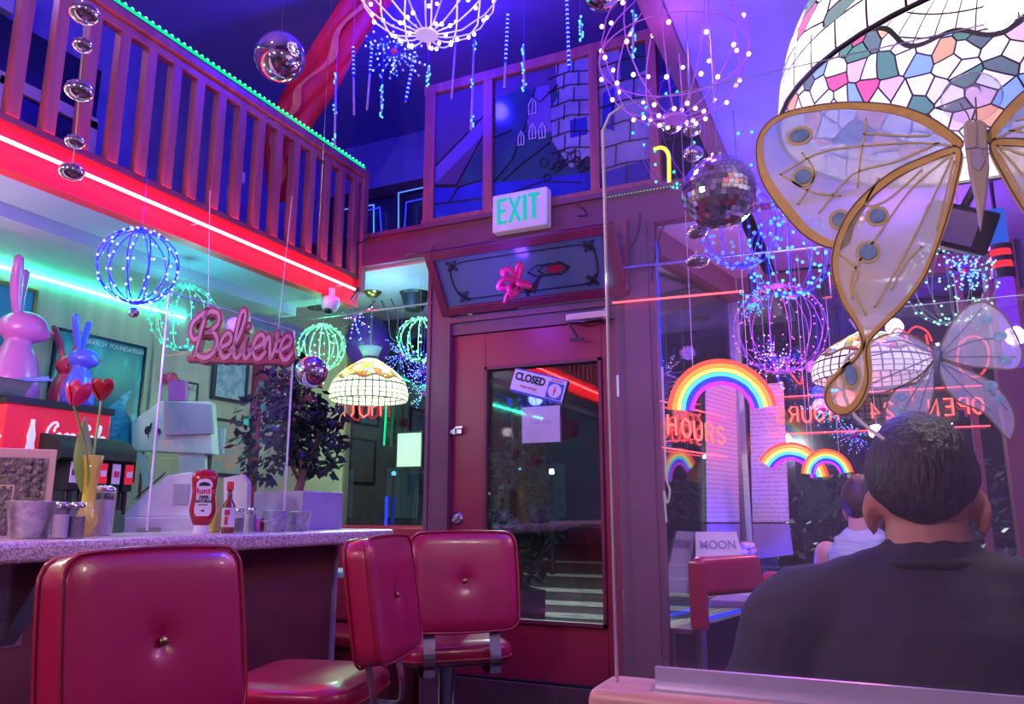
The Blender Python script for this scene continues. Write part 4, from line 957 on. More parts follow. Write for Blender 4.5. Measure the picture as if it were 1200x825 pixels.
put('bird_decal', dcl, 'ink', bp, world=True)
single('white_sheet', 'plain white sheet standing behind the order screen', 'paper', MB().quadprism([dp(a,b,3.2) for a,b in ((228,505),(229,502),(262,531),(262,502))][:0] or [dp(a,b,4.36) for a,b in ((228,531),(229,502),(264,502),(262,532))], back*.01), 'paper_w')
single('blue_label_box', 'white box with blue print behind the hot sauce bottle', 'box', MB().quadprism([dp(a,b,3.25) for a,b in ((262,628),(262,560),(283,556),(290,566),(288,628))], back*.05), 'paper_w')
single('small_carton', 'small pink and lilac carton sitting on the order screen', 'carton', MB().quadprism([dp(a,b,4.2) for a,b in ((197,446),(197,469),(217,469),(217,446))], back*.04), 'bunny_pink')
# soda machine
cm = thing('soda_dispenser', 'red illuminated soda dispenser with row of flavour valves', 'soda dispenser', (-3.3, 2.1, .97))
a1, a2, a3, a4 = onX(-3.12,15,468), onX(-3.12,130,491), onX(-3.12,128,517), onX(-3.12,15,519)
YA1, YA2 = a1.y, a2.y; ZT = (a1.z+a2.z)/2; ZB = 1.40
put('machine_body', MB().box((-3.55,YA1-.02,.97),(-3.20,YA2,ZB)), 'grey_pl', cm, world=True, bevel=.005)
put('sign_panel', MB().box((-3.55,YA1-.02,ZB),(-3.12,YA2,ZT)), 'cokered', cm, world=True, bevel=.005)
put('top_trim', MB().box((-3.57,YA1-.03,ZT),(-3.11,YA2+.01,ZT+.03)).box((-3.57,YA1-.03,ZB-.015),(-3.11,YA2+.01,ZB)), 'black', cm, world=True)
# cursive glyph strokes (unit x-height 1)
G = {
 'B': ([[(0.15,0.05),(.45,1.1),(.75,2.05)],[(0.75,2.05),(.35,1.85),(-.15,1.5),(-.25,1.05),(.0,.75),(.3,.85)],[(.55,1.75),(1.0,2.05),(1.55,1.95),(1.6,1.5),(1.1,1.15),(.75,1.08)],[(.75,1.08),(1.35,1.1),(1.65,.7),(1.45,.2),(.9,-.05),(.35,.05),(.2,.25)]], 1.75),
 'e': ([[(-.15,.35),(.25,.45),(.75,.65),(.85,.95),(.6,1.08),(.25,.85),(.12,.4),(.3,.03),(.65,.0),(1.0,.3)]], .95),
 'l': ([[(-.1,.3),(.4,.9),(.75,1.7),(.75,2.1),(.5,2.05),(.3,1.4),(.15,.6),(.2,.08),(.45,.0),(.75,.3)]], .68),
 'i': ([[(-.05,.3),(.2,.75),(.3,1.0),(.15,.4),(.25,.02),(.5,.05),(.75,.35)],[(.36,1.42),(.40,1.46)]], .70),
 'v': ([[(-.05,.5),(.15,.95),(.32,.9),(.38,.3),(.45,.02),(.75,.5),(.9,1.1),(.8,1.15),(.85,.9),(1.1,.85)]], 1.0),
 'C': ([[(1.35,1.75),(1.15,2.05),(.6,1.9),(.1,1.3),(.0,.6),(.3,.05),(.9,.05),(1.35,.45)],[(1.35,1.75),(1.05,1.55),(.95,1.2)]], 1.25),
 'o': ([[(.45,1.0),(.1,.8),(.05,.3),(.35,0),(.7,.2),(.75,.7),(.45,1.0),(.6,.8),(1.0,.8)]], .95),
 'c': ([[(.8,.85),(.5,1.02),(.12,.7),(.1,.25),(.4,0),(.9,.3)]], .85),
 'a': ([[(.75,.95),(.35,1.0),(.05,.55),(.2,.05),(.5,.2),(.75,.9),(.7,.3),(.8,.02),(1.05,.3)]], 1.0),
 '-': ([[(.05,.6),(.45,.65)]], .5),
}
def cursive(txt, s, w, y0, y1, wf=None):
    mb = MB(); x = 0
    for ch in txt:
        st_s, adv = G[ch]
        for stk in st_s:
            pts = sm2([((a+x)*s, b*s) for a, b in stk], 6); m = len(pts)
            mb.stroke(pts, w, y0, y1)
        x += adv
    return mb, x*s
Xs = Matrix.Translation((-3.115, YA1+.155, (ZB+ZT)/2-.040)) @ Matrix.Rotation(R(90),4,'Z')
lt, wd = cursive('Coca-Cola', .042, .011, -.004, 0)
k_ = (YA2-YA1-.175)/wd
put('sign_lettering', xf(lt, Xs @ Matrix.Diagonal((k_,1,1,1))), 'white_em', cm, world=True)
bo = [(-.022,0),(.022,0),(.024,.02),(.018,.05),(.022,.08),(.012,.12),(.009,.15),(-.009,.15),(-.012,.12),(-.022,.08),(-.018,.05),(-.024,.02)]
put('bottle_emblem', MB().poly([(x*.8,z*.95) for x, z in bo],-.004,0,X=Matrix.Translation((-3.115, YA1+.09, ZB+.012)) @ Matrix.Rotation(R(90),4,'Z')), 'white_em', cm, world=True)
Xs2 = Matrix.Translation((-3.52, YA1-.024, (ZB+ZT)/2-.040))
lt, wd = cursive('Coca-Cola', .036, .009, -.004, 0)
put('sign_lettering', xf(lt, Xs2 @ Matrix.Diagonal((.39/wd,1,1,1))), 'white_em', cm, world=True)
vv0, vv1 = onX(-3.05,62,540), onX(-3.05,143,540)
hood = smooth_path([(-3.20,0,1.50),(-3.08,0,1.50),(-2.99,0,1.46),(-2.97,0,1.40)],5)
mb = MB().quadprism([(p_.x,vv0.y-.02,p_.z) for p_ in hood]+[(-2.99,vv0.y-.02,1.39),(-3.20,vv0.y-.02,1.39)], (0,vv1.y-vv0.y+.03,0)); put('valve_hood', mb, 'blackmatte', cm, world=True)
cc = ['paper','yellowglass','cokered','paper','cokered']
for k in range(5):
    y_ = vv0.y+.03+(vv1.y-vv0.y)*k/5; w_ = (vv1.y-vv0.y)/5*.72
    vb = put('valve', MB().box((-3.10,y_,1.27),(-2.985,y_+w_,1.39)).cyl((-3.02,y_+w_/2,1.19),.014,.08,12).box((-3.0,y_+w_*.35,1.17),(-2.99,y_+w_*.65,1.27)), 'black', cm, world=True, bevel=.003)
    put('flavour_badge', MB().box((-2.985,y_+.004,1.30),(-2.980,y_+w_-.004,1.385)), cc[k], cm, world=True)
    put('badge_print', MB().box((-2.980,y_+.010,1.33),(-2.978,y_+w_-.010,1.355)), ['ink','ink','paper','inkred','paper'][k], cm, world=True)
put('drip_column', MB().box((-3.20,vv0.y-.03,.97),(-3.18,vv1.y+.03,1.39)).box((-3.2,vv0.y-.03,.97),(-2.99,vv1.y+.03,1.01)), 'steel', cm, world=True)
TOPZ = ZT+.03
tray = thing('steel_pan', 'shallow steel pan with tongs on top of the soda dispenser', 'pan', (-3.19, YA1+.0, TOPZ))
put('pan_body', MB().lathe([(.0001,0),(.075,0),(.105,.065),(.112,.067),(.10,.067),(.07,.008),(.0001,.008)],4,X=Matrix.Rotation(R(45),4,'Z')), 'steel', tray)
put('tong_handle', MB().tube([(-.05,-.02,.06),(.04,.16,.10)],.009,6).tube([(-.02,-.05,.06),(.08,.15,.085)],.006,6), 'steel', tray)
# bunnies
def bunny(loc, s, label, mt, rz, bow=None, oneear=False):
    t = thing('rabbit_figurine', label, 'figurine', loc, rz)
    mb = MB()
    mb.lathe([(.0001,0),(.075*s,0),(.088*s,.03*s),(.085*s,.10*s),(.068*s,.17*s),(.048*s,.215*s),(.040*s,.235*s)],28)
    mb.ball((0,-.010*s,.285*s),(.062*s,.082*s,.060*s),24)
    mb.ball((0,-.055*s,.268*s),(.035*s,.045*s,.035*s),16)
    body = put('body', mb, mt, t, smooth=True); rm = body.modifiers.new('r','REMESH'); rm.mode = 'VOXEL'; rm.voxel_size = .006*s; rm.use_smooth_shade = True
    sm_ = body.modifiers.new('sm','SMOOTH'); sm_.iterations = 8
    for k, sx in enumerate((-1,1)):
        lean = .05*sx
        em_ = MB().tube(smooth_path([(sx*.022*s,.01*s,.325*s),((sx*.026+lean*.3)*s,.02*s,.40*s),((sx*.03+lean)*s,.02*s,.50*s),((sx*.03+lean)*s,.015*s,.525*s)],6), [.016*s*(.75+.5*math.sin(PI*i/18))*(1 if i < 17 else .35) for i in range(19)], 12)
        put('ear', em_, mt, t, smooth=True)
    put('nose', MB().ball((0,-.10*s,.272*s),.008*s,8), 'bunny_red' if mt != 'bunny_red' else 'blackmatte', t, smooth=True)
    return t
q1 = onX(-3.30, 18, 455); bunny((-3.45, 2.17, TOPZ+.0), 1.26, 'large pink rabbit figurine standing on the soda dispenser', 'bunny_pink', R(140))
q2 = onX(-3.24, 88, 470)
bunny((-3.24, 2.335, TOPZ), .80, 'violet-blue rabbit figurine standing on the soda dispenser', 'bunny_blue', R(120))
bunny((-3.46, 2.42, TOPZ), .80, 'crimson rabbit figurine standing behind the blue rabbit', 'bunny_red', R(60))
# pictures on the wall
def wall_pic(name, label, cat, y0, y1, z0, z1, fm, face, t=.02, fw=.02, group=None):
    o = thing(name, label, cat, (XL+.001, (y0+y1)/2, z0), 0, group); w_ = (y1-y0)/2; h_ = z1-z0
    mb = MB().box((0,-w_,0),(t,-w_+fw,h_)).box((0,w_-fw,0),(t,w_,h_)).box((0,-w_+fw,0),(t,w_-fw,fw)).box((0,-w_+fw,h_-fw),(t,w_-fw,h_))
    put('picture_frame', mb, fm, o, bevel=.002); put('picture_print', MB().box((.002,-w_+fw,fw),(t*.6,w_-fw,h_-fw)), face, o)
    return o
fig = mat('mural_sea_print', (.03,.18,.42), .4, c2=(.02,.10,.30), scale=3)
o = wall_pic('framed_picture', 'blue framed picture with pale yellow figures above the pink rabbit', 'picture', 1.98, 2.385, 1.66, 2.26, 'brass', fig)
mb = MB()
for k, (y_, z_) in enumerate(((-.12,.20),(.02,.28),(.12,.17),(.13,.36),(-.05,.42),(.04,.12))):
    mb.ball((.014,y_,z_),(.003,.028,.05),12).ball((.014,y_+.005,z_+.065),(.003,.018,.018),10)
put('printed_figures', mb, 'yellowglass', o)
po = wall_pic('ocean_poster', 'deep blue ocean poster headed RESEARCH FOUNDATION behind the soda dispenser', 'poster', 2.50, 3.045, 1.34, 2.10, 'screen', 'sky_card', .02, .015)
put('lettering', xf(text_mb('RESEARCH  FOUNDATION', .033, .002, sx=1.0), Matrix.Translation((.0145,.06,.72)) @ Matrix.Rotation(R(90),4,'Z')), 'paper_w', po)
put('printed_lines', MB().box((.0125,-.24,.745),(.0135,-.05,.749)).box((.0125,.0,.05),(.0135,.09,.056)).box((.0125,.0,.035),(.0135,.2,.038)).poly([(0,0)]*0 or [(.02,.08),(.06,.10),(.11,.09),(.07,.085)],-.0145,-.0125,X=Matrix.Rotation(R(90),4,'Z')), 'paper_w', po)
whale = [(-.22,.06),(-.10,.16),(.0,.30),(.10,.42),(.20,.50),(.17,.40),(.20,.30),(.10,.22),(.05,.10),(.0,.03)]
put('printed_swirl', MB().poly(sm2([(a*1.0,b) for a,b in whale],4,True),-.0142,-.0125,X=Matrix.Rotation(R(90),4,'Z')), mat('pale_blue_ink',(.10,.42,.72),.4,c2=(.03,.2,.45),scale=14,stretch=(1,1,3)), po)
phot = lambda n_, a, b: mat(n_, a, .4, c2=b, scale=22, ramp=(.45,.55))
wall_pic('framed_picture', 'small black framed photo with cream mat hung beside the wood trim', 'picture', 3.29, 3.44, 1.75, 1.95, 'black', phot('mono_photo',(.55,.5,.42),(.2,.17,.15)), .02, .012)
wall_pic('framed_picture', 'blue-grey framed certificate hung above the photo of people', 'picture', 3.545, 3.84, 1.87, 2.18, 'black', phot('blue_cert',(.22,.26,.45),(.4,.42,.55)), .03, .02)
wall_pic('framed_picture', 'dark framed photo of people in red and white low on the wall', 'picture', 3.565, 3.92, 1.40, 1.76, 'black', phot('crowd_photo',(.65,.3,.25),(.3,.35,.35)), .02, .02)
bl = thing('wall_balloon', 'small pink round ornament stuck on the wall above a small photo', 'ornament', (XL+.05, 3.20, 1.90)); put('balloon_body', MB().ball((0,0,.04),.04,16), 'tulip2', bl, smooth=True); put('wall_mount', MB().box((-.045,-.01,.03),(-.03,.01,.05)), 'steel', bl)
# Believe sign, hung from the soffit
L0 = dp(222,421,2.6); L1 = dp(340,421,2.66)
dirx = Vector((L1.x-L0.x, L1.y-L0.y, 0)); ang = math.atan2(dirx.y, dirx.x)
bs = thing('believe_sign', 'pink and magenta cursive Believe sign hanging above the ketchup bottle', 'sign', tuple(L0), ang)
f1, wd = cursive('Believe', .030, .0085, -.045, -.040)
k_ = dirx.length/wd*.97; kz = 57/927*2.6/(2.12*.030)
f1, _ = cursive('Believe', .030, .0085/k_, -.045, -.040); xf(f1, Matrix.Diagonal((k_,1,kz,1)) @ Matrix.Translation((.012,0,.001)))
f2, _ = cursive('Believe', .030, .020/k_, -.040, .010); xf(f2, Matrix.Diagonal((k_,1,kz,1)) @ Matrix.Translation((.012,0,.001)))
put('letter_backing', f2, 'believe_side', bs); put('letter_face', f1, 'believe_face', bs)
put('base_bar', MB().box((.0,-.039,-.012),(dirx.length*.97,.010,.004)), 'believe_side', bs)
put('hanging_wire', MB().tube([(.05,0,.12),(.02,0,2.34-L0.z-.05)],.0012,4).tube([(.28,0,.10),(.30,0,2.34-L0.z-.05)],.0012,4), 'white_pl', bs)
# ================================================================ HANGING LIGHTS
beadm = {}
def bead_mesh(mt, r):
    k = (mt, round(r, 5))
    if k not in beadm:
        me = MB().ball((0,0,0), r, 8).mesh('led_bulb'); me.materials.append(M[mt]); me.polygons.foreach_set('use_smooth',[True]*len(me.polygons)); beadm[k] = me
    return beadm[k]
def wire_ball(px, py, rp, depth, label, bm_, wm, nmer=12, nb=6, br=.0045, wr=.0016, top=None, hub=.15, indiv=True, seed=1, group=None, jit=.1, ceil=None, pend=False, eq=False, name='wire_globe_light'):
    c_ = dp(px, py, depth); r = rp/FPX*depth
    rnd = random.Random(seed)
    t = thing(name, label, 'fairy light globe', tuple(c_-Vector((0,0,r))), 0, group)
    O = Vector((0,0,r)); mb = MB(); beads = []
    for m in range(nmer):
        an = 2*PI*m/nmer+.1; pts = []
        for i in range(17):
            ph = .10+(PI-.2)*i/16; rr = r*(1+rnd.uniform(-.02,.02)*(1 if 1 < i < 15 else 0))
            pts.append(O+Vector((rr*math.sin(ph)*math.cos(an), rr*math.sin(ph)*math.sin(an), rr*math.cos(ph))))
        mb.tube(pts, wr, 5)
        for b_ in range(nb):
            f_ = (b_+.5+rnd.uniform(-.3,.3))/nb; ph = .12+(PI-.24)*f_; a2 = an+rnd.uniform(-1,1)*jit
            beads.append(O+Vector((r*1.02*math.sin(ph)*math.cos(a2), r*1.02*math.sin(ph)*math.sin(a2), r*1.02*math.cos(ph))))
    if eq: mb.tube([O+Vector((r*math.cos(a*PI/20), r*math.sin(a*PI/20), -r*.1)) for a in range(40)], wr, 5, closed=True)
    put('wire_frame', mb, wm, t)
    for zz in (0, 2*r): put('hub', MB().cyl((0,0,zz-.004),r*hub,.008,16), wm, t)
    tz = (ceil if ceil else H)-c_.z+r
    put('hanging_cord', MB().tube([(0,0,2*r),(0,0,tz)],.0012,4), wm, t)
    if indiv:
        me = bead_mesh(bm_, br)
        for b_ in beads[:96]:
            o = bpy.data.objects.new('led_bulb', me); COL.objects.link(o); o.parent = t; o.location = b_
    else:
        lb = MB()
        for b_ in beads: lb.ball(b_, br, 6)
        put('led_string', lb, bm_, t, normals=False)
    if pend: put('pendant_crystal', MB().ball((0,0,-.035),.018,10), 'mirror_t', t)
    return c_, r
wire_ball(502,-38,88,2.5,'large white fairy light globe hanging from the high ceiling','b_white','w_white',16,6,.0062,.0026,seed=2,jit=.16)
wire_ball(788,60,86,2.1,'large lilac fairy light globe with violet wires above the entry door','b_purple','w_purple',12,6,.0062,.0018,seed=3,eq=True)
wire_ball(162,312,44,2.6,'deep blue fairy light globe hanging under the balcony soffit','b_blue','w_blue',12,7,.0048,.0026,ceil=2.34,pend=True,seed=4)
wire_ball(216,372,38,3.55,'teal fairy light globe beside the Believe sign','b_teal','w_green',12,7,.0062,.0012,ceil=2.34,seed=5)
wire_ball(377,407,27,4.5,'green fairy light globe hanging beside the dark leafy plant','b_green','w_green',14,7,.0060,.0032,ceil=2.5,seed=6)
wire_ball(492,398,26,4.35,'green fairy light globe hanging close to the door post','b_green','w_green',12,7,.0060,.0022,ceil=2.5,seed=7)
wire_ball(925,300,48,2.8,'cyan fairy light globe behind the disco ball','b_cyan','w_blue',12,8,.0060,.0012,ceil=2.52,seed=8,jit=.3)
wire_ball(868,268,46,2.55,'deep blue fairy light globe half hidden by the disco ball','b_deep','w_blue',12,7,.0060,.0012,ceil=2.52,seed=9,jit=.3)
wire_ball(914,385,52,3.1,'magenta fairy light globe hanging below the cyan one','b_magenta','w_purple',14,7,.0036,.001,ceil=2.52,seed=10,jit=.5)
wire_ball(1113,332,48,2.9,'pale green and blue fairy light globe between the two butterflies','b_green','w_green',14,6,.0050,.001,ceil=2.52,seed=11,jit=.2)
wire_ball(818,152,74,2.9,'loose teal fairy light globe hanging behind the lilac globe','b_teal','w_purple',9,5,.0060,.0006,seed=12,jit=.6,name='wire_globe_light')
wire_ball(958,545,1,1,'x','b_teal','w_green') if False else None
def burst(px, py, rp, depth, label, mts, n, seed, ceil, br=.004, rays=True, core='tulip2'):
    c_ = dp(px, py, depth); r = rp/FPX*depth; rnd = random.Random(seed)
    t = thing('starburst_light', label, 'starburst light', tuple(c_))
    mb = MB(); bb = [MB() for _ in mts]
    for k in range(n):
        v = Vector((rnd.gauss(0,1), rnd.gauss(0,1), rnd.gauss(0,1))).normalized()
        mb.tube([(0,0,0), v*r], .0007, 3)
        for f_ in (.35,.55,.75,1): 
            if rnd.random() < .75: bb[rnd.randrange(len(mts))].ball(v*r*f_*rnd.uniform(.9,1.05), br, 6)
    put('light_spokes', mb, 'w_blue', t, normals=False)
    for i, m_ in enumerate(mts): put('led_string', bb[i], m_, t, normals=False)
    put('core', MB().ball((0,0,0), .012, 10), core, t, smooth=True)
    put('hanging_cord', MB().tube([(0,0,0),(0,0,ceil-c_.z)],.0008,4), 'w_blue', t)
burst(462,60,38,2.9,'blue starburst light with a red core under the high ceiling',['b_blue','b_deep'],34,1,H,.0042)
burst(415,372,26,4.5,'small lilac starburst light above the amber glass lamp',['b_purple','b_blue'],14,2,2.5,.004)
burst(470,416,26,4.85,'blue-white starburst light touching the amber glass lamp shade',['b_cyan','b_blue'],40,3,2.5,.0032)
burst(496,436,20,4.9,'violet-blue starburst light low beside the door post',['b_deep','b_blue'],30,4,2.5,.004)
burst(496,462,18,4.75,'green starburst light lowest beside the door post',['b_green'],26,5,2.5,.003)
burst(906,425,34,3.95,'dense lilac starburst light beside the rainbow neon',['b_magenta','b_purple','b_deep'],60,6,2.5,.0034)
burst(1132,316,30,2.45,'blue starburst light over the pale green globe',['b_blue','b_cyan'],40,7,2.5,.0034)
burst(1000,510,24,4.1,'small multicolour starburst light beside the seated man',['b_teal','b_blue','b_magenta'],40,8,2.5,.003)
burst(965,480,26,3.7,'sparse cyan starburst light between globe and rainbow',['b_teal','b_cyan'],26,9,2.5,.0034)
burst(882,352,22,3.0,'small cyan starburst light beside the header of the bay',['b_cyan','b_teal'],26,10,2.5,.003)
# meteor tubes
def meteor(x0, y0, x1, y1, lit, kind, label):
    a = onY(2.95 if kind != 'n' else 3.0, x0, y0)
    b_ = onY(2.95 if kind != 'n' else 3.0, x1, y1)
    t = thing('meteor_tube_light', label, 'tube light', tuple(b_), 0, 'meteor tube lights under the ceiling')
    A, B = a-b_, Vector((0,0,0))
    put('tube', MB().tube([B, A], .006, 8), 'tubeglass', t, smooth=True)
    put('hanging_cord', MB().tube([A, (A.x, A.y, H-b_.z)], .001, 4), 'w_blue', t)
    mb = MB()
    if lit:
        n = max(4, int((A.length*lit)/.022))
        for k in range(n): mb.ball(A*(1-lit*k/n), .0078, 6)
        put('lit_sheath', MB().tube([A, A*(1-lit)], .0066, 8), 'litblue', t, smooth=True)
        put('led_row', mb, 'b_blue', t, normals=False)
    if kind == 'c':
        mb = MB()
        for f_ in (.02,.45,.85):
            for k in range(5): mb.ball(A*(1-f_)+Vector((random.uniform(-.008,.008), random.uniform(-.008,.008), -.012*k)), .006, 6)
        put('led_cluster', mb, 'b_cyan', t, normals=False)
M['litblue'] = emis('lit_blue_sheath', (.01,.01,1), 1.5, False)
M['tubeglass'] = mat('frosted_tube', (.45,.38,.75), .2)
for a in ((414,56,415,135,.45,'b','blue meteor tube light closest to the streamer'),
          (436,53,430,129,.45,'b','slanting blue meteor tube light beside the starburst'),
          (486,62,475,120,.98,'b','fully lit blue meteor tube under the white globe'),
          (394,85,392,172,0,'c','pale clustered meteor light hanging off the railing end'),
          (448,100,447,132,0,'c','short pale clustered meteor light below the starburst'),
          (502,78,502,92,0,'c','tiny pale clustered meteor light under the white globe'),
          (535,40,529,116,0,'n','unlit meteor tube in front of the stained glass corner'),
          (556,46,552,153,0,'c','long pale clustered meteor light over the first glass pane'),
          (595,18,591,103,.66,'b','blue meteor tube light whose tip crosses the screen frame'),
          (614,52,614,103,0,'c','pale clustered meteor light beside the castle panes'),
          (664,-4,667,82,1,'b','long blue meteor tube hanging in front of castle panes'),
          (680,20,681,40,0,'c','tiny pale clustered meteor light above the castle panes'),
          (743,12,742,62,0,'c','pale clustered meteor light inside the lilac globe outline'),
          (773,-6,774,45,1,'b','short blue meteor tube beside the pink neon')):
    meteor(*a)
# silver bubbles garland
def obl(mb, p_, r, k=.72): mb.ball(p_, (r, r, r*k), 28)
gl = thing('silver_bubble_garland', 'string of five flattened silver bubbles hanging before the balcony', 'garland', tuple(dp(84,201,1.6)))
pp = [dp(84,201,1.6), dp(88,166,1.6), dp(93,106,1.6), dp(97,53,1.6), dp(99,15,1.6)]
for p_, r in zip(pp, (14,11,16,11,17)):
    mb = MB(); obl(mb, p_, r/FPX*1.6); put('silver_bubble', mb, 'mirror', gl, world=True, smooth=True)
put('hanging_cord', MB().tube(pp+[pp[-1]+Vector((.0,.0,H-pp[-1].z))], .0012, 4), 'steel', gl, world=True)
def silver(px, py, rp, depth, label, k=1, ceil=H, mt='mirror'):
    c_ = dp(px, py, depth); r = rp/FPX*depth
    t = thing('silver_ball', label, 'silver ball', tuple(c_-Vector((0,0,r))))
    mb = MB(); obl(mb, (0,0,r), r, k); put('ball', mb, mt, t, smooth=True)
    put('cap', MB().cyl((0,0,r+r*k-.002),.006,.01,10), 'steel', t)
    put('hanging_cord', MB().tube([(0,0,r+r*k),(0,0,ceil-c_.z+r)], .0010, 4), 'steel', t)
silver(328,67,29,2.6,'large mirrored ball hanging beside the crimson streamer')
silver(787,143,14,2.3,'small mirrored ball just under the lilac globe hub')
silver(808,90,9,2.5,'tiny mirrored ball hanging inside the lilac globe',.85)
silver(811,151,11,2.5,'small flattened mirrored ball beside the one under the lilac hub',.8)
silver(812,180,12,2.6,'small mirrored ball above the disco ball',.8)
silver(817,271,12,2.0,'small flattened mirrored ball hanging below the disco ball',.8)
silver(817,306,14,2.1,'lowest flattened mirrored ball, near the red reflected line',.55)
silver(365,436,19,3.0,'mirrored ball hanging in front of the dark leafy plant',1,H)
def disco(px, py, rp, depth, label, rings=19, ceil=H):
    c_ = dp(px, py, depth); r = rp/FPX*depth; rnd = random.Random(4)
    t = thing('disco_ball', label, 'disco ball', tuple(c_-Vector((0,0,r))))
    mb = MB()
    for i in range(rings):
        p0, p1 = PI*i/rings, PI*(i+1)/rings; pm = (p0+p1)/2
        n = max(6, int(2*rings*math.sin(pm)))
        for k in range(n):
            a0, a1 = 2*PI*k/n, 2*PI*(k+1)/n; am = (a0+a1)/2
            no = Vector((math.sin(pm)*math.cos(am), math.sin(pm)*math.sin(am), math.cos(pm)))
            e1 = Vector((-math.sin(am), math.cos(am), 0)); e2 = no.cross(e1)
            hw = r*math.sin(pm)*(a1-a0)/2*.90; hh_ = r*(p1-p0)/2*.90
            tl = Matrix.Rotation(rnd.uniform(-.09,.09),3,e1) @ Matrix.Rotation(rnd.uniform(-.09,.09),3,e2)
            cc_ = Vector((0,0,r))+no*r
            q_ = [cc_+tl@(e1*a_*hw+e2*b_*hh_) for a_, b_ in ((-1,-1),(1,-1),(1,1),(-1,1))]
            mb.add(q_, [(0,1,2,3)])
    put('mirror_tiles', mb, 'mirror_t', t, normals=False)
    put('ball_core', MB().ball((0,0,r), r*.985, 32), 'grey_pl', t, smooth=True)
    put('cap', MB().cyl((0,0,2*r-.003),.018,.014,16), 'chrome', t)
    put('hanging_cord', MB().tube([(0,0,2*r),(0,0,ceil-c_.z+r)], .0012, 4), 'steel', t)
disco(843,226,43,1.9,'faceted disco ball hanging in front of the low ceiling edge', 22)
disco(706,-14,26,2.2,'dark faceted disco ball barely dipping in at the top between the globes', 14)
# ================================================================ TIFFANY LAMPS
def tiffany(c_, R_, Hh, label, mt, ceil, power, big=False, crown=True, colr=(1,.86,.62)):
    t = thing('stained_glass_pendant', label, 'pendant lamp', tuple(c_))
    if big: prof = [(R_*(math.sin((1-i/22)*PI*.5)**.80)+.03, Hh*(1-math.cos((i/22)*PI*.5)**1.0)*1.0) for i in range(23)]
    if big:
        prof = []
        for i in range(25):
            u = i/24; prof.append((R_*math.cos(u*PI*.46)**.75 if u < .99 else R_*.13, Hh*math.sin(u*PI*.5)))
    else:
        prof = []
        for i in range(25):
            u = i/24
            if u < .30: prof.append((R_*(.97+.03*math.sin(u/.3*PI)), Hh*u*.95))
            else: w_ = (u-.3)/.7; prof.append((R_*(.97-.80*w_**1.25), Hh*(.285+.715*(w_**.72))))
    mb = MB().lathe(prof, 72, uv=True, wob=(lambda a, z: .0) if big else (lambda a, z: .012*math.sin(a*20) if z < .01 else 0)); put('shade', mb, mt, t, smooth=True, normals=False)
    put('lower_rim', MB().tube([(prof[0][0]*math.cos(a*PI/24), prof[0][0]*math.sin(a*PI/24), 0) for a in range(48)], .003 if not big else .005, 6, closed=True), 'lead', t)
    if crown:
        put('crown', MB().lathe([(R_*.17,Hh),(R_*.20,Hh*1.08),(R_*.30,Hh*1.28),(R_*.28,Hh*1.28),(R_*.15,Hh*1.0)],24), 'crownglass', t, smooth=True)
        put('collar', MB().lathe([(R_*.19,Hh*.96),(R_*.20,Hh*1.02),(R_*.19,Hh*1.06)],24), 'lead', t)
    put('bulb', MB().ball((0,0,Hh*.5), .03, 12), 'bulb', t, smooth=True)
    put('hanging_chain', MB().tube([(0,0,Hh*.55),(0,0,ceil-c_.z-.02)],.004,6), 'brass', t)
    put('ceiling_canopy', MB().lathe([(.0001,ceil-c_.z-.035),(.03,ceil-c_.z-.03),(.055,ceil-c_.z-.005),(.055,ceil-c_.z)],24), 'brass', t, smooth=True)
    for dx in (-1,1):
        light('lamp_bulb_light', tuple(c_+Vector((dx*R_*.25,0,Hh*.38))), colr, power/2, .05)
M['crownglass'] = film('crown_glass', (.55,.55,.6), .9)
tiffany(dp(432,470,4.6), 46/FPX*4.6, .254, 'small amber stained glass pendant lamp in the window bay', 'shade_small', 2.5, 3.4)
tiffany(dp(1022,445,3.45), 66/FPX*3.45, .22, 'pale stained glass pendant lamp seen behind the large butterfly tail', 'shade_small', 2.52, 3, colr=(.75,.85,1))
bc_ = dp(1185,112,1.42)
tiffany(bc_, 258/FPX*1.42, .34, 'huge floral stained glass pendant lamp glowing behind the butterfly', 'shade_big', 2.52, 13, True, False, (1,.93,.85))
# ================================================================ LEFT BAY
neon_path('window_red_reflection', 'small red glowing letters built for the reflected HOURS sign behind the amber lamp', [onY(YF-.05,a,b) for a,b in ((401,478),(402,470),(409,466),(414,472),(414,484),(409,491),(403,488),(401,478))], .007, 'n_sign')  # reflection of the HOURS sign modelled as glowing tubes
mb = MB()
for pts in (((421,478),(423,469),(429,467),(433,474),(432,485),(426,489),(422,485),(421,478)),((436,487),(436,468)),((436,477),(446,474)),((446,487),(446,466))): mb.tube([onY(YF-.05,a,b) for a,b in pts], .006, 6)
single('window_red_reflection_letters', 'second group of small red letters built for the reflected HOURS sign behind the amber lamp', 'neon sign', mb, 'n_sign')  # more of the reflected sign, modelled as tubes
neon_path('window_green_neon_line', 'vertical green neon line beside the framed notice', [onY(YF-.04,453,470), onY(YF-.04,450,522)], .007, 'n_greendot')
neon_path('window_blue_neon_line', 'vertical blue neon line low in the bay window', [onY(YF-.04,453,582), onY(YF-.04,452,622)], .010, 'n_blue')
fn = thing('framed_notice', 'white framed notice hanging in the bay window below the amber lamp', 'notice', tuple(onY(YF-.03,480,549)))
w_ = .105; put('picture_frame', fr(MB(), -w_, w_, 0, .245, .012, -.015, .01), 'black', fn); put('notice_sheet', MB().box((-w_+.012,-.012,.012),(w_-.012,.0,.233)), 'paper_w', fn)
cu_ = thing('window_rod', 'thin metal rod running across the bay window head', 'rod', (-2.8, D-.02, 2.252))
put('wall_rail', MB().tube([(-.75,0,0),(.79,0,0)],.007,8), 'steel', cu_)
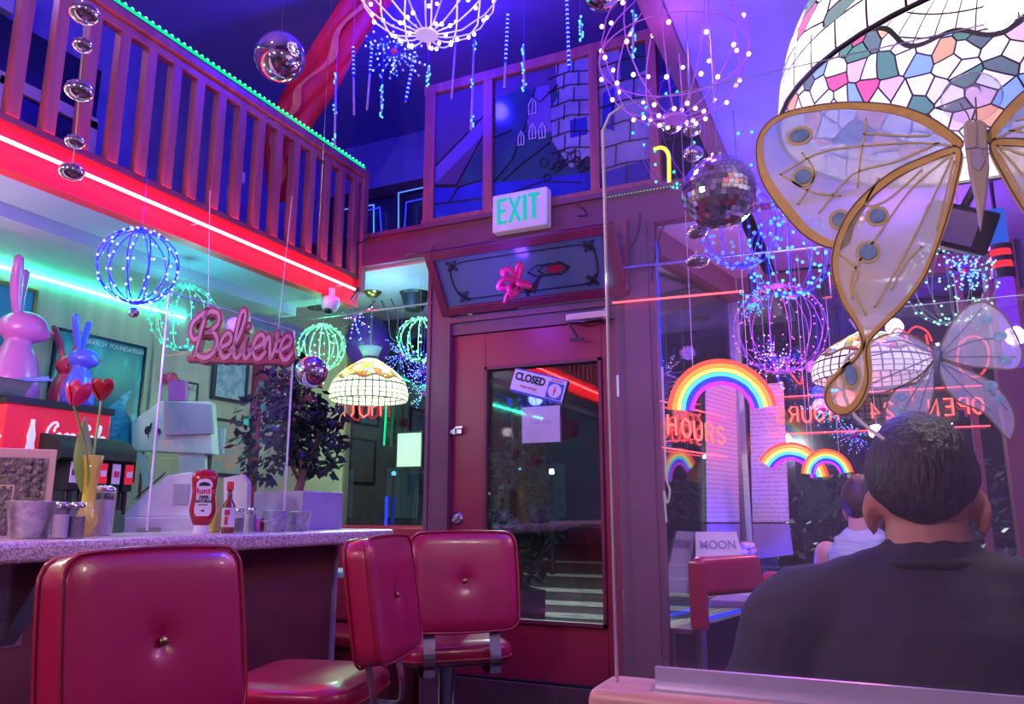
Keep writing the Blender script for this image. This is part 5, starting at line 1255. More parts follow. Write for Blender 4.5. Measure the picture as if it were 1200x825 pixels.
def can(px, py, d_, label, s=1):
    c_ = dp(px, py, d_); t = thing('can_downlight', label, 'ceiling light', (c_.x, c_.y, 2.5-.11))
    put('housing', MB().lathe([(.0001,0),(.055*s,0),(.065*s,.03),(.085*s,.095),(.095*s,.11),(.0001,.11)],24), 'black', t, smooth=False)
can(486,352,4.75,'black can downlight in bay ceiling close to the door post')
can(371,362,4.7,'black can downlight hidden behind the dome camera')
dc = thing('dome_camera', 'white dome security camera under the end of balcony', 'security camera', tuple(dp(387,360,4.05)))
put('camera_housing', MB().lathe([(.0001,.055),(.045,.05),(.048,.02),(.040,-.01),(.03,-.02),(.0001,-.02)],24), 'white_pl', dc, smooth=True)
put('lens', MB().ball((0.0,-.012,-.015),(.026,.026,.026),16), 'black', dc, smooth=True)
put('ceiling_mount', MB().cyl((0,0,.05),.02,.05,12), 'white_pl', dc)
bb = thing('purple_balloon', 'dark purple balloon hanging above the amber lamp with a bright spot', 'balloon', tuple(dp(430,432,5.05)))
put('balloon_body', MB().ball((0,0,.17),(.15,.15,.18),24), 'purple_velvet', bb, smooth=True)
put('hanging_cord', MB().tube([(0,0,.34),(0,0,2.5-dp(430,432,4.0).z)],.001,4), 'steel', bb)
cbl = MB()
for pts in (((433,360),(434,380),(431,395)),((447,352),(455,372),(458,395),(470,402)),((458,350),(466,370),(464,396)),((411,375),(404,392),(408,402)),((440,352),(420,372),(404,385))): cbl.tube(smooth_path([dp(a,b,4.8) for a,b in pts],5),.0036,5)
single('hanging_cable_tangle', 'loose black cables hanging from the bay ceiling around the lamp canopy', 'cables', cbl, 'black')
# red bench in the bay
bn = thing('bay_bench', 'red vinyl bench back seen past the end of the lunch counter', 'bench', (-2.95, 3.98, 0))
put('bench_seat', MB().box((-.55,-.15,.42),(.6,.25,.50)), 'vinyl', bn, bevel=.03, seg=4, smooth=True)
put('backrest', MB().box((-.55,.25,.5),(.6,.33,1.10)), 'vinyl', bn, bevel=.03, seg=4, smooth=True)
put('bench_base', MB().box((-.52,-.1,0),(.57,.3,.42)), 'maroon_dark', bn)
tb = thing('bay_table', 'small pale topped table just beyond the end of the counter', 'table', (-2.55, 3.62, 0))
put('tabletop', MB().box((-.28,-.14,.84),(.28,.14,.87)), 'lav_pl', tb, bevel=.006); put('leg', MB().cyl((0,0,0),.03,.84,12), 'steel', tb)
# ================================================================ DOOR NOTICES
cs = thing('closed_sign', 'tilted CLOSED sign with a small clock dial taped on the door glass', 'sign', tuple(onY(D+.03,631,452)), 0)
Xc = Matrix.Translation((0,0,0)) @ Matrix.Rotation(R(17),4,'Y')
put('sign_card', MB().box((-.142,-.006,-.060),(.142,0,.060),X=Xc), 'paper', cs)
put('blue_border', MB().box((-.142,-.0075,.053),(.142,-.006,.060),X=Xc).box((-.142,-.0075,-.060),(.142,-.006,-.049),X=Xc), 'blue_p', cs)
put('lettering', xf(text_mb('CLOSED', .052, .001, sx=.85, off=.0022), Xc @ Matrix.Translation((-.048,-.008,.020))), 'ink', cs)
put('small_print', xf(text_mb('Please Call Again', .017, .001, sx=.8), Xc @ Matrix.Translation((-.045,-.008,-.022))), 'inkred', cs)
put('small_print', xf(text_mb('WILL RETURN', .011, .001, sx=.9, off=.0003), Xc @ Matrix.Translation((.092,-.008,.043))), 'inkred', cs)
put('dial_panel', MB().box((.052,-.0078,-.046),(.134,-.006,.034),X=Xc), 'blue_p', cs)
put('clock_dial', MB().poly([(.093+.034*math.cos(t*PI/12),-.006+.034*math.sin(t*PI/12)) for t in range(24)],-.0095,-.0078,X=Xc), 'paper', cs)
put('clock_hand', MB().poly([(.093,-.034),(.099,-.006),(.093,.022),(.087,-.006)],-.011,-.0095,X=Xc), 'inkred', cs)
nt2 = thing('taped_notice', 'lavender paper notice in a clear sleeve below the CLOSED sign', 'notice', tuple(onY(D+.03,634,497)))
put('notice_sheet', MB().box((-.098,-.004,-.088),(.098,0,.085)), 'paper', nt2)
put('clear_sleeve', MB().box((-.105,-.007,-.098),(.110,-.005,.09)), 'plexi', nt2)
put('faint_writing', xf(text_mb('Cash only', .028, .0005), TR(0,-.0045,.01)), 'lav_pl', nt2)
# ================================================================ RIGHT BAY
def strokes_neon(name, label, txt, x0, x1, z0, z1, Y, mt, r=.005, mirror=True):
    S = {'O': [[(.5,1),(.12,.8),(.05,.5),(.12,.2),(.5,0),(.88,.2),(.95,.5),(.88,.8),(.5,1)]], 'P': [[(0,0),(0,1),(.6,1),(.85,.78),(.6,.5),(0,.5)]],
         'E': [[(.8,1),(0,1),(0,0),(.8,0)],[(0,.52),(.65,.52)]], 'N': [[(0,0),(0,1),(.8,0),(.8,1)]], 'H': [[(0,0),(0,1)],[(.8,0),(.8,1)],[(0,.5),(.8,.5)]],
         'U': [[(0,1),(0,.3),(.2,0),(.65,0),(.85,.3),(.85,1)]], 'R': [[(0,0),(0,1),(.6,1),(.85,.78),(.6,.5),(0,.5)],[(.45,.5),(.85,0)]], 'S': [[(.8,.85),(.45,1),(.08,.8),(.2,.55),(.7,.45),(.85,.2),(.45,0),(.05,.15)]],
         '2': [[(.05,.8),(.4,1),(.8,.8),(.6,.45),(0,0),(.85,0)]], '4': [[(.7,0),(.7,1),(0,.3),(.9,.3)]], ' ': []}
    mb = MB(); n = len(txt); pitch = (x1-x0)/n; w_ = pitch*.72
    for i, ch in enumerate(txt):
        for stk in S[ch]:
            pts = []
            for a, b in (sm2(stk,4) if ch in 'OSU2' else stk):
                xx = i*pitch+a*w_; xx = (x1-xx) if mirror else (x0+xx); pts.append((xx, Y, z0+(z1-z0)*b))
            mb.tube(pts, r, 6)
    t = thing(name, label, 'neon sign', ((x0+x1)/2, Y, z0))
    put('neon_lettering', mb, mt, t, world=True)
    put('sign_frame', MB().tube([(x0-.02,Y+.02,z0-.06),(x1+.02,Y+.02,z0-.06)],.003,5).tube([(x0-.02,Y+.02,z1+.06),(x1+.02,Y+.02,z1+.06)],.003,5), 'n_redline', t, world=True)
    return t
NL = onY(YF-.06,905,497); NR = onY(YF-.06,1152,470)
strokes_neon('open_neon_sign','red neon OPEN 24 HOURS sign facing the street, read backwards from inside','OPEN  24  HOURS', NL.x, NR.x, 1.655, 1.735, YF-.06, 'n_sign', .0052)
# red neon flourish above sign
mb = MB()
for pts in (((1040,400),(1050,385),(1062,392),(1060,410),(1048,412)),((1070,470),(1062,430),(1055,400)),((1085,392),(1092,420),(1100,435)),((1125,400),(1122,425),(1132,440),(1148,440),(1158,425),(1157,405),(1147,395),(1135,395),(1127,402)),((918,418),(926,436),(938,450),(940,440)),((1060,395),(1072,383),(1086,388),(1092,400))):
    mb.tube(smooth_path([onY(YF-.10,a,b) for a,b in pts],5), .0050, 6)
single('neon_script_sign', 'dim looping red neon script above the OPEN sign', 'neon sign', mb, 'n_signdk')
# reflection of the HOURS sign built as tubes by side glass (reads the right way round)
def sidept(px, py, off=.03):
    # point on the slanted side glass
    d_ = ray(px, py); A = SA+sn*off; t_ = ((A-CAM).dot(sn))/(d_.dot(sn)); return CAM+d_*t_
p0 = sidept(775,498); p1 = sidept(845,497)
hg = strokes_neon('hours_reflection','reflected HOURS built as red tube lettering on the slanted side glass under the rainbow','HOURS',0,(p1-p0).length,0,.085,0,'n_sign',.0055,False)
for ch in hg.children: ch.data.transform(Matrix.Translation(hg.location))
hg.location = (p0.x+.03, p0.y, p0.z-.04); hg.rotation_euler = (0,0,math.atan2((p1-p0).y,(p1-p0).x))
# rainbow neon; the smaller arches are its reflections built as solid tubes
def rainbow(cx, cy, ro, ri, depth, label, a0=8, a1=176, sq=1.0, tail=None):
    c_ = dp(cx, cy, depth); t = thing('rainbow_neon', label, 'neon light', tuple(c_), -YA*0+R(24.7))
    ro *= depth/FPX; ri *= depth/FPX; nb = len(RB); w_ = (ro-ri)/nb
    for i, m_ in enumerate(RB):
        r = ro-w_*(i+.5)
        pts = [(r*math.cos(R(a)), 0, r*sq*math.sin(R(a))) for a in range(a0, a1+1, 6)]
        put(('red orange yellow cyan blue violet'.split()[i])+'_tube', MB().tube(pts, w_*.46, 8), m_, t, smooth=True)
    put('hanging_cord', MB().tube([(-ro*.5,0,ro*sq*.85),(-ro*.5,0,(H if ro > .2 else 2.5)-c_.z)],.0012,4).tube([(ro*.5,0,ro*sq*.85),(ro*.5,0,(H if ro > .2 else 2.5)-c_.z)],.0012,4), 'white_pl', t)
rainbow(847,484,65,33,3.35,'large rainbow arch neon hanging beside the door post')
rainbow(928,562,44,22,3.95,'reflected rainbow arch built as smaller glowing tubes behind the menu sheets', 5,150)
rainbow(970,557,31,14,3.8,'reflected rainbow arch built as the smallest glowing tubes, overlapping the smaller one')
# white cord ends
wc = MB().tube(smooth_path([dp(a,b,2.5) for a,b in ((776,430),(779,520),(781,560),(785,575),(782,590),(778,575),(780,600),(781,612))],4),.0035,5)
single('hanging_pull_cord', 'white looped pull cord hanging beside the door post', 'cord', wc, 'white_pl')
# menus on glass
def sheet(name, label, pts, n_, mt='menu'):
    t = thing(name, label, 'menu sheet', tuple(min(pts, key=lambda v: v.z)))
    put('printed_sheet', MB().quadprism(pts, n_*.004), mt, t, world=True)
    return t
sp_ = [sidept(826,452,.012), sidept(861,448,.012), sidept(866,612,.012), sidept(828,612,.012)]
sheet('hanging_menu_sheet','printed menu sheets taped on the slanted side glass', sp_, sn)
sheet('hanging_menu_sheet','plain pale lower part of the menu taped on the slanted side glass', [sidept(828,614,.012),sidept(866,614,.012),sidept(868,655,.012),sidept(829,655,.012)], sn, 'lav_pl')
sheet('hanging_menu_sheet','printed menu sheets taped on street glass under the backwards HOURS', [onY(YF-.012,a,b) for a,b in ((878,452),(918,448),(925,612),(882,612))], Vector((0,-1,0)))
sheet('hanging_menu_sheet','plain pale lower part of the menu taped on the street glass', [onY(YF-.012,a,b) for a,b in ((882,614),(925,614),(930,650),(884,655))], Vector((0,-1,0)), 'lav_pl')
# ledge items: red padded back standing in for a reflection, tent card, flowers
rb_ = thing('reflected_seat_back', 'reflected red padded seat back built solid on a post beside the slanted side glass', 'seat', (-.60, 3.75, 0))  # reflection in the side glass modelled as a solid seat
A_ = dp(816,690,3.0); B_ = dp(888,683,3.2); mid = (A_+B_)/2; an = math.atan2((B_-A_).y,(B_-A_).x)
rb_.location = (mid.x, mid.y, 0); rb_.rotation_euler = (0,0,an)
w_ = (B_-A_).length/2
put('cushion_body', MB().box((-w_,-.035,.86),(w_,.035,1.01)), 'vinyl', rb_, bevel=.028, seg=4, smooth=True)
put('side_panel', MB().box((-w_-.006,-.035,.74),(-w_+.028,.035,.99)), 'vinyl_dk', rb_, bevel=.006)
put('support_post', MB().box((-w_+.0,-.012,0),(-w_+.03,.012,.84)).box((w_-.05,-.012,0),(w_-.02,.012,.84)), 'chrome', rb_)
put('foot', MB().box((-w_,-.04,0),(-w_+.05,.10,.02)).box((w_-.07,-.04,0),(w_,.10,.02)), 'chrome', rb_)
br_ = single('window_bench', 'red vinyl booth back beyond the seated man', 'bench', MB().box((-.38,2.86,0),(.35,2.94,.98)), 'vinyl', bevel=.025, seg=3, smooth=True)
lt_ = thing('window_table', 'small table under the slanted side glass holding card and flowers', 'table', (-.56, 3.68, 0))
put('tabletop', MB().box((-.13,-.14,.78),(.13,.34,.81)), 'lav_pl', lt_, bevel=.005); put('leg', MB().cyl((.0,.1,0),.035,.78,14), 'steel', lt_)
tc_ = thing('tent_card', 'white folded tent card with purple lettering on the window table', 'tent card', tuple(dp(840,690,3.6).xy)+(.811,), R(30))
put('card_leaf', MB().quadprism([(-.12,-.07,0),(.14,-.07,0),(.11,0,.28),(-.09,0,.28)],(0,.003,0)).quadprism([(-.12,.07,0),(.14,.07,0),(.11,0,.28),(-.09,0,.28)],(0,.003,0)), 'paper_w', tc_)
put('lettering', xf(text_mb('MOON', .055, .002, off=.001), TR(.01,-.018,.22,0,R(-14))), 'lav_pl', tc_)
fl = thing('flower_posy', 'pink and yellow paper flowers standing beside the tent card', 'flowers', tuple(dp(878,690,3.85).xy)+(.811,))
mb = MB()
for k in range(12): a = k*PI/6*2.3; mb.ball((.03*math.cos(a),.03*math.sin(a),.19+.018*math.sin(k*2)),(.024,.024,.018),8)
put('blossom', mb, 'petalmix', fl, smooth=True); put('vase', MB().lathe([(.0001,0),(.03,0),(.02,.08),(.028,.16),(.0001,.16)],14), 'jar', fl)
fl2 = copy_tree(fl); fl2.location = tuple(dp(1192,690,2.5).xy)+(.94,); setp(fl2, 'pink and yellow paper flowers standing beyond the seated man', 'flowers')
ft = thing('far_table', 'table beyond the seated man carrying a posy', 'table', (.66, 2.45, 0))
put('tabletop', MB().box((-.3,-.3,.90),(.3,.3,.94)), 'lav_pl', ft, bevel=.005); put('leg', MB().cyl((0,0,0),.035,.90,14), 'steel', ft)
fl2.location = (.60, 2.42, .941)
neon_path('blue_reflection_strip', 'deep blue glowing strip added for the blue reflection along the foot of the side glass', [SA+sn*.08+Vector((.02,.05,.72)), SB+sn*.10+Vector((0,-.05,.72))], .008, 'n_blue')  # glowing strip added to give the reflected blue
neon_path('blue_post_reflection', 'vertical blue glowing line built for a reflection running up the door post', [(-.815, D-.03, 1.55),(-.815, D-.03, 2.40)], .004, 'n_blue')  # reflection on the post drawn as an emitting line
single('header_rod', 'thin metal rod under the header carrying the small black speaker', 'rod', MB().tube([(-.99,D-.06,2.29),(.2,D+.15,2.33)],.007,8), 'steel')
for (px, py, lb) in ((968,335,'small black cylinder speaker hanging from rod behind the butterfly'),(883,335,'small black cylinder speaker near the door end of the rod')):
    c_ = dp(px, py, 3.5); t = thing('hanging_speaker', lb, 'speaker', tuple(c_)); put('speaker_body', MB().cyl((0,0,-.055),.022,.11,16), 'black', t, smooth=False); put('hanging_bracket', MB().tube([(0,0,.05),(0,0,2.5-c_.z)],.003,5), 'black', t)
pj = thing('ceiling_speaker', 'black angular speaker hanging under the low ceiling behind the butterfly body', 'speaker', tuple(dp(1120,268,2.2)))
pj.rotation_euler = (R(18),R(20),R(10))
put('speaker_body', MB().box((-.085,-.07,-.06),(.085,.07,.06)), 'black', pj, bevel=.008); put('front_grille', MB().box((-.035,-.074,-.045),(.04,-.07,.045)), 'lav_pl', pj); put('ceiling_mount', MB().tube([(0,0,.05),(.06,0,.45)],.012,8), 'black', pj)
tl = thing('glowing_tube_lamp', 'violet glowing column light with red bands on the pink post', 'column light', tuple(dp(1190,420,3.0)))
tl.location = onY(3.55,1190,430)
put('glowing_tube', MB().cyl((0,0,0),.035,.36,20), emis('violet_tube',(.22,.03,.9),.8,False), tl); put('red_band', MB().cyl((0,0,.40),.037,.03,20).cyl((0,0,.45),.037,.03,20), emis('red_band',(1,.03,.06),1,False), tl)
put('black_collar', MB().cyl((0,0,.36),.045,.04,20).cyl((0,0,.43),.045,.02,20).cyl((0,0,.48),.045,.02,20), 'black', tl); put('upper_tube', MB().cyl((0,0,.50),.035,.15,20), emis('cyan_tube',(.03,.14,.9),.7,False), tl)
put('ceiling_hanging_rod', MB().tube([(0,0,.65),(0,0,2.52-tl.location.z)],.008,6), 'black', tl)
# spot / cable on beam
cb_ = MB()
for pts in (((672,238),(683,244),(687,252),(677,253)),((395,283),(402,280),(412,286),(425,283),(435,272)),((475,300),(486,296),(505,300),(508,288)),((763,330),(775,270),(790,258)),((735,300),(748,270),(750,250))):
    cb_.tube(smooth_path([onY(D-.03,a,b) for a,b in pts],5),.004,5)
single('beam_cable', 'loose dark cables stapled along the beam above the transom', 'cables', cb_, 'black')
# ================================================================ NEAR DIVIDER
YD = .90
dv = thing('booth_divider', 'tall clear acrylic divider on a wooden booth back with an aluminium channel', 'divider', (.5, YD, 0))
xl = -.283
pts = [(xl,.985),(XR-.05,.985),(XR-.05,1.70),(xl+.03,1.70),(xl+.01,1.69),(xl,1.67)]
put('acrylic_sheet', MB().poly(pts, YD-.003, YD+.003), 'plexi_d', dv, world=True)
ed = MB(); P_ = [Vector((a,0,b)) for a, b in pts]
ed.tube([(a,YD,b) for a,b in [(xl,.99),(xl,1.67),(xl+.01,1.69),(xl+.03,1.70)]],.0022,6); put('sheet_edge', ed, 'edge', dv, world=True, smooth=True)
put('sheet_edge', MB().tube([(xl+.03,YD,1.70),(XR-.05,YD,1.70)],.0007,4), 'edge', dv, world=True)
put('booth_back', MB().box((-.30,YD-.03,0),(XR-.02,YD+.03,.965)), 'maroon_dark', dv, world=True)
put('wood_cap', MB().box((-.305,YD-.045,.93),(XR-.02,YD+.045,.992)), 'tanwood', dv, world=True, bevel=.012, seg=3, smooth=True)
put('aluminium_channel', MB().box((-.235,YD-.014,.992),(XR-.04,YD-.006,1.014)).box((-.235,YD+.006,.992),(XR-.04,YD+.014,1.010)).box((-.235,YD-.03,.992),(XR-.04,YD-.006,.995)), 'alu', dv, world=True)
# man's bench on the other side
mbn = thing('booth_bench', 'red vinyl booth seat the man in black sits on', 'bench', (.45, 1.28, 0))
put('seat', MB().box((-.50,-.33,.34),(.95,.16,.435)), 'vinyl', mbn, bevel=.03, seg=3, smooth=True); put('bench_base', MB().box((-.48,-.33,0),(.93,.12,.34)), 'maroon_dark', mbn)
put('backrest', MB().box((-.58,-.345,.46),(.95,-.30,.90)), 'vinyl', mbn, bevel=.015, seg=3, smooth=True)
mt_ = thing('dining_table', 'dining table in front of the seated man', 'table', (.42, 1.95, 0))
put('tabletop', MB().box((-.45,-.30,.73),(.75,.30,.76)), 'lav_pl', mt_, bevel=.006); put('leg', MB().cyl((.1,0,0),.04,.73,14), 'chrome', mt_)
# second divider further back
dv2 = thing('far_divider', 'second clear acrylic divider holding the smaller butterfly', 'divider', (.6, 2.262, 0))
put('acrylic_sheet', MB().box((.02,2.259,1.0),(XR-.05,2.265,1.72)), 'plexi', dv2, world=True); put('sheet_edge', MB().tube([(.02,2.262,1.0),(.02,2.262,1.72),(XR-.05,2.262,1.72)],.0015,5), 'edge', dv2, world=True)
put('booth_back', MB().box((.0,2.29,0),(XR-.02,2.34,.90)).box((.0,2.235,.90),(XR-.02,2.34,1.0)), 'maroon_dark', dv2, world=True)
ft.location = (.66, 2.70, 0); fl2.location = (.66, 2.66, .941)
# ---------------------------------------------------------------- butterflies
YBf = YD-.012
def BF(px, py, Y=YBf): q_ = onY(Y, px, py); return (q_.x, q_.z)
def build_wing(t, name, pts, Y, filmm, border, bw, veins, spots, X0, veinm, mirror=None, inner=None):
    P = [BF(a, b, Y) for a, b in pts]
    if mirror is not None: P = [(2*mirror-x, z) for x, z in P]
    O = sm2(P, 6, True)
    wing = put(name, MB().poly(O, Y-.0008, Y+.0008), filmm, t, world=True, normals=True)
    cx = sum(p[0] for p in O)/len(O); cz = sum(p[1] for p in O)/len(O)
    m_ = len(O)
    ws = []
    for i, (x, z) in enumerate(O):
        ws.append(bw*(.55+.45*math.sin(2*PI*i/m_*1.0+1)**2))
    inn = [(x+(cx-x)/math.hypot(cx-x,cz-z)*ws[i]*.5, z+(cz-z)/math.hypot(cx-x,cz-z)*ws[i]*.5) for i, (x, z) in enumerate(O)]
    w_o = put('wing_border', MB().stroke(inn, [w_ for w_ in ws], Y-.0022, Y-.0010, closed=True), border, wing); 
    put('wing_outline', MB().stroke(O, .0016 if bw > .003 else .0045, Y-.0024, Y-.0008, closed=True), 'veindark', wing)
    vm = MB()
    for v_ in veins:
        q_ = [BF(a, b, Y) for a, b in v_]
        if mirror is not None: q_ = [(2*mirror-x, z) for x, z in q_]
        vm.stroke(sm2(q_, 6), .0022 if bw > .003 else .003, Y-.0022, Y-.0009)
    if veins: put('wing_veins', vm, veinm, wing)
    if spots:
        for (a, b, rx, rz) in spots:
            x, z = BF(a, b, Y)
            if mirror is not None: x = 2*mirror-x
            k_ = .9/FPX*(Y/.9)
            if bw > .003: put('spot_ring', MB().poly([(x+(rx+4)*k_*math.cos(u*PI/10), z+(rz+4)*k_*math.sin(u*PI/10)) for u in range(20)], Y-.0022, Y-.0012), 'veing' if bw > .003 else 'wing2vein', wing)
            put('eyespot', MB().poly([(x+rx*k_*math.cos(u*PI/10), z+rz*k_*math.sin(u*PI/10)) for u in range(20)], Y-.0034, Y-.0022), 'eyespot', wing)
    for ch in wing.children:
        ch.data.transform(Matrix.Translation(-t.location))
    return wing
bft = thing('large_butterfly', 'huge cream and gold film butterfly stuck on the divider by a suction cup', 'butterfly ornament', (BF(1143,180)[0], YBf, BF(1143,180)[1]))
mx_ = BF(1143,180)[0]
UL = [(1128,172),(1108,150),(1078,133),(1040,123),(985,121),(930,130),(902,143),(888,165),(888,195),(898,222),(922,255),(945,278),(972,291),(992,288),(1002,262),(1030,225),(1085,190)]
LL = [(1124,174),(1080,186),(1040,206),(1002,240),(982,275),(975,312),(985,352),(1002,380),(1011,402),(1004,420),(985,437),(970,455),(968,472),(978,484),(994,485),(1009,470),(1017,446),(1015,415),(1019,400),(1034,384),(1062,355),(1086,320),(1105,270),(1119,220)]
vUL = [[(1120,172),(1070,168),(1010,172),(960,180),(915,205)],[(1015,140),(1012,165),(1008,190),(1005,220)],[(940,180),(955,205),(935,240)],[(915,205),(950,225),(985,230)],[(1100,168),(1050,190),(1000,205),(960,250)],[(1012,158),(1030,158),(1055,160),(1090,160)]]
vLL = [[(1118,180),(1070,220),(1030,275),(1000,320),(998,350)],[(1116,185),(1090,240),(1060,300),(1025,360)],[(1030,210),(1015,240),(1040,235),(1080,200)],[(985,300),(1005,318),(1000,340),(1015,370)],[(1080,290),(1060,310),(1045,340)],[(1118,190),(1108,230),(1098,270)]]
sUL = [(937,160,11,8),(941,208,9,9),(984,258,8,8)]; sLL = [(1028,254,8,8),(1017,296,9,9),(997,440,6,11)]
for mr_, tag_ in ((None,''),(mx_,'')):
    build_wing(bft, 'upper_wing', UL, YBf, 'wingfilm_b', 'gold', .011, vUL, sUL, 0, 'veing', mr_)
    build_wing(bft, 'lower_wing', LL, YBf-.003, 'wingfilm', 'gold', .009, vLL, sLL, 0, 'veing', mr_)
bodyP = [(1128,150),(1133,145),(1140,148),(1147,145),(1155,150),(1156,175),(1158,200),(1155,235),(1148,275),(1141,235),(1134,205),(1130,175)]
put('butterfly_body', MB().poly([BF(a,b) for a,b in bodyP], YBf-.012, YBf-.004), 'bfbody', bft, world=True, bevel=.002)
put('body_markings', MB().poly([BF(a,b) for a,b in ((1137,182),(1148,180),(1152,195),(1146,206),(1137,200))], YBf-.0135, YBf-.012).stroke([BF(1131,180),BF(1143,178),BF(1155,180)],.0012,YBf-.0135,YBf-.012).stroke([BF(1142,150),BF(1142,178)],.0012,YBf-.0135,YBf-.012), 'lav_pl', bft, world=True)
put('antenna', MB().tube([(BF(1137,150)[0],YBf-.008,BF(1137,150)[1]),(BF(1133,138)[0],YBf-.008,BF(1133,138)[1]),(BF(1124,125)[0],YBf-.008,BF(1124,125)[1])],.0008,5).tube([(BF(1144,150)[0],YBf-.008,BF(1144,150)[1]),(BF(1142,118)[0],YBf-.008,BF(1142,118)[1])],.0008,5), 'veindark', bft, world=True)
cc_ = onY(YBf-.004,1139,112); X_ = Matrix.Translation((cc_.x,YBf-.002,cc_.z)) @ Matrix.Rotation(R(90),4,'X')
put('suction_cup', MB().lathe([(.0285,-.004),(.029,-.002),(.026,.001),(.012,.006),(.006,.010),(.006,.016),(.0001,.017)],32,X=X_), glass('suction_cup_plastic',(.93,.93,.95),.14,haze=.10,hazec=(.9,.9,.95)), bft, world=True, smooth=True)
# small butterfly
Y2 = 2.262-.012
b2 = thing('small_butterfly', 'smaller grey-blue film butterfly on the far divider above the man', 'butterfly ornament', (BF(1098,415,Y2)[0], Y2, BF(1098,415,Y2)[1]))
UR2 = [(1102,416),(1112,385),(1130,362),(1152,354),(1175,368),(1190,392),(1198,415),(1190,432),(1165,432),(1130,428)]
LR2 = [(1102,424),(1135,434),(1162,448),(1182,470),(1190,495),(1183,515),(1168,500),(1150,482),(1122,470),(1106,450)]
UL2 = [(1096,416),(1080,400),(1055,390),(1025,398),(1005,418),(1002,440),(1018,462),(1050,455),(1078,440)]
LL2 = [(1096,424),(1075,448),(1050,456),(1038,478),(1040,505),(1055,520),(1078,505),(1092,470)]
for pts_, v_, s_ in ((UR2,[[(1104,416),(1140,400),(1180,395)],[(1104,414),(1130,385),(1150,362)],[(1104,418),(1150,418),(1190,418)]],[(1156,375,6,5),(1172,394,6,5),(1178,422,6,5)]),
                     (LR2,[[(1104,426),(1150,450),(1180,480)],[(1104,428),(1140,465),(1160,480)]],[(1161,452,6,5),(1171,468,5,4)]),
                     (UL2,[[(1094,416),(1050,412),(1010,420)],[(1094,418),(1055,435),(1020,450)],[(1094,414),(1060,400),(1035,402)]],[]),
                     (LL2,[[(1094,428),(1065,470),(1052,505)],[(1094,430),(1080,470),(1075,495)]],[(1056,465,5,4),(1053,483,5,4)])):
    build_wing(b2, 'wing', pts_, Y2, 'wing2film', 'wing2vein', .0022, v_, s_, 0, 'wing2vein')
put('butterfly_body', MB().tube([(BF(1099,405,Y2)[0],Y2-.01,BF(1099,405,Y2)[1]),(BF(1098,420,Y2)[0],Y2-.01,BF(1098,420,Y2)[1]),(BF(1096,450,Y2)[0],Y2-.01,BF(1096,450,Y2)[1])],[.006,.009,.004],8), 'wing2vein', b2, world=True, smooth=True)
put('suction_cup', MB().lathe([(.0001,0),(.014,0),(.010,.006),(.0001,.008)],20,X=Matrix.Translation((BF(1098,408,Y2)[0],Y2-.012,BF(1098,408,Y2)[1]))@Matrix.Rotation(R(90),4,'X')), 'jar', b2, world=True)
# curved white antenna-like cord with tip (hangs off the wing tail)
wc = MB().tube(smooth_path([onY(.885,a,b) for a,b in ((1004,412),(992,420),(987,440),(989,462),(1000,485),(1018,502),(1036,515))],6),.0018,6)
wcd = single('hanging_curved_cord', 'short curved white cord hooked on the tail of the large butterfly', 'cord', wc, 'white_pl')
# ================================================================ PEOPLE
def organic(name, shapes, mt, t, voxel, smooth_it=6, label=None):
    mb = MB()
    for s_ in shapes:
        if s_[0] == 'b': mb.ball(s_[1], s_[2], 24, X=s_[3] if len(s_) > 3 else None)
        elif s_[0] == 't': mb.tube([Vector(p_) for p_ in s_[1]], s_[2], 16)
    o = put(name, mb, mt, t, smooth=True, label=label)
    r_ = o.modifiers.new('r','REMESH'); r_.mode = 'VOXEL'; r_.voxel_size = voxel; r_.use_smooth_shade = True
    m_ = o.modifiers.new('s','SMOOTH'); m_.iterations = smooth_it; m_.factor = .6
    return o
def capsule(a, b, ra, rb, n=7):
    a, b = Vector(a), Vector(b); d_ = b-a; L_ = d_.length; pts = []; rs = []
    for u in (-.96,-.8,-.5): pts.append(a+d_.normalized()*ra*u); rs.append(ra*math.sqrt(1-u*u))
    for k in range(n): f_ = k/(n-1); pts.append(a+d_*f_); rs.append(ra+(rb-ra)*f_)
    for u in (.5,.8,.96): pts.append(b+d_.normalized()*rb*u); rs.append(rb*math.sqrt(1-u*u))
    return ('t', pts, rs)
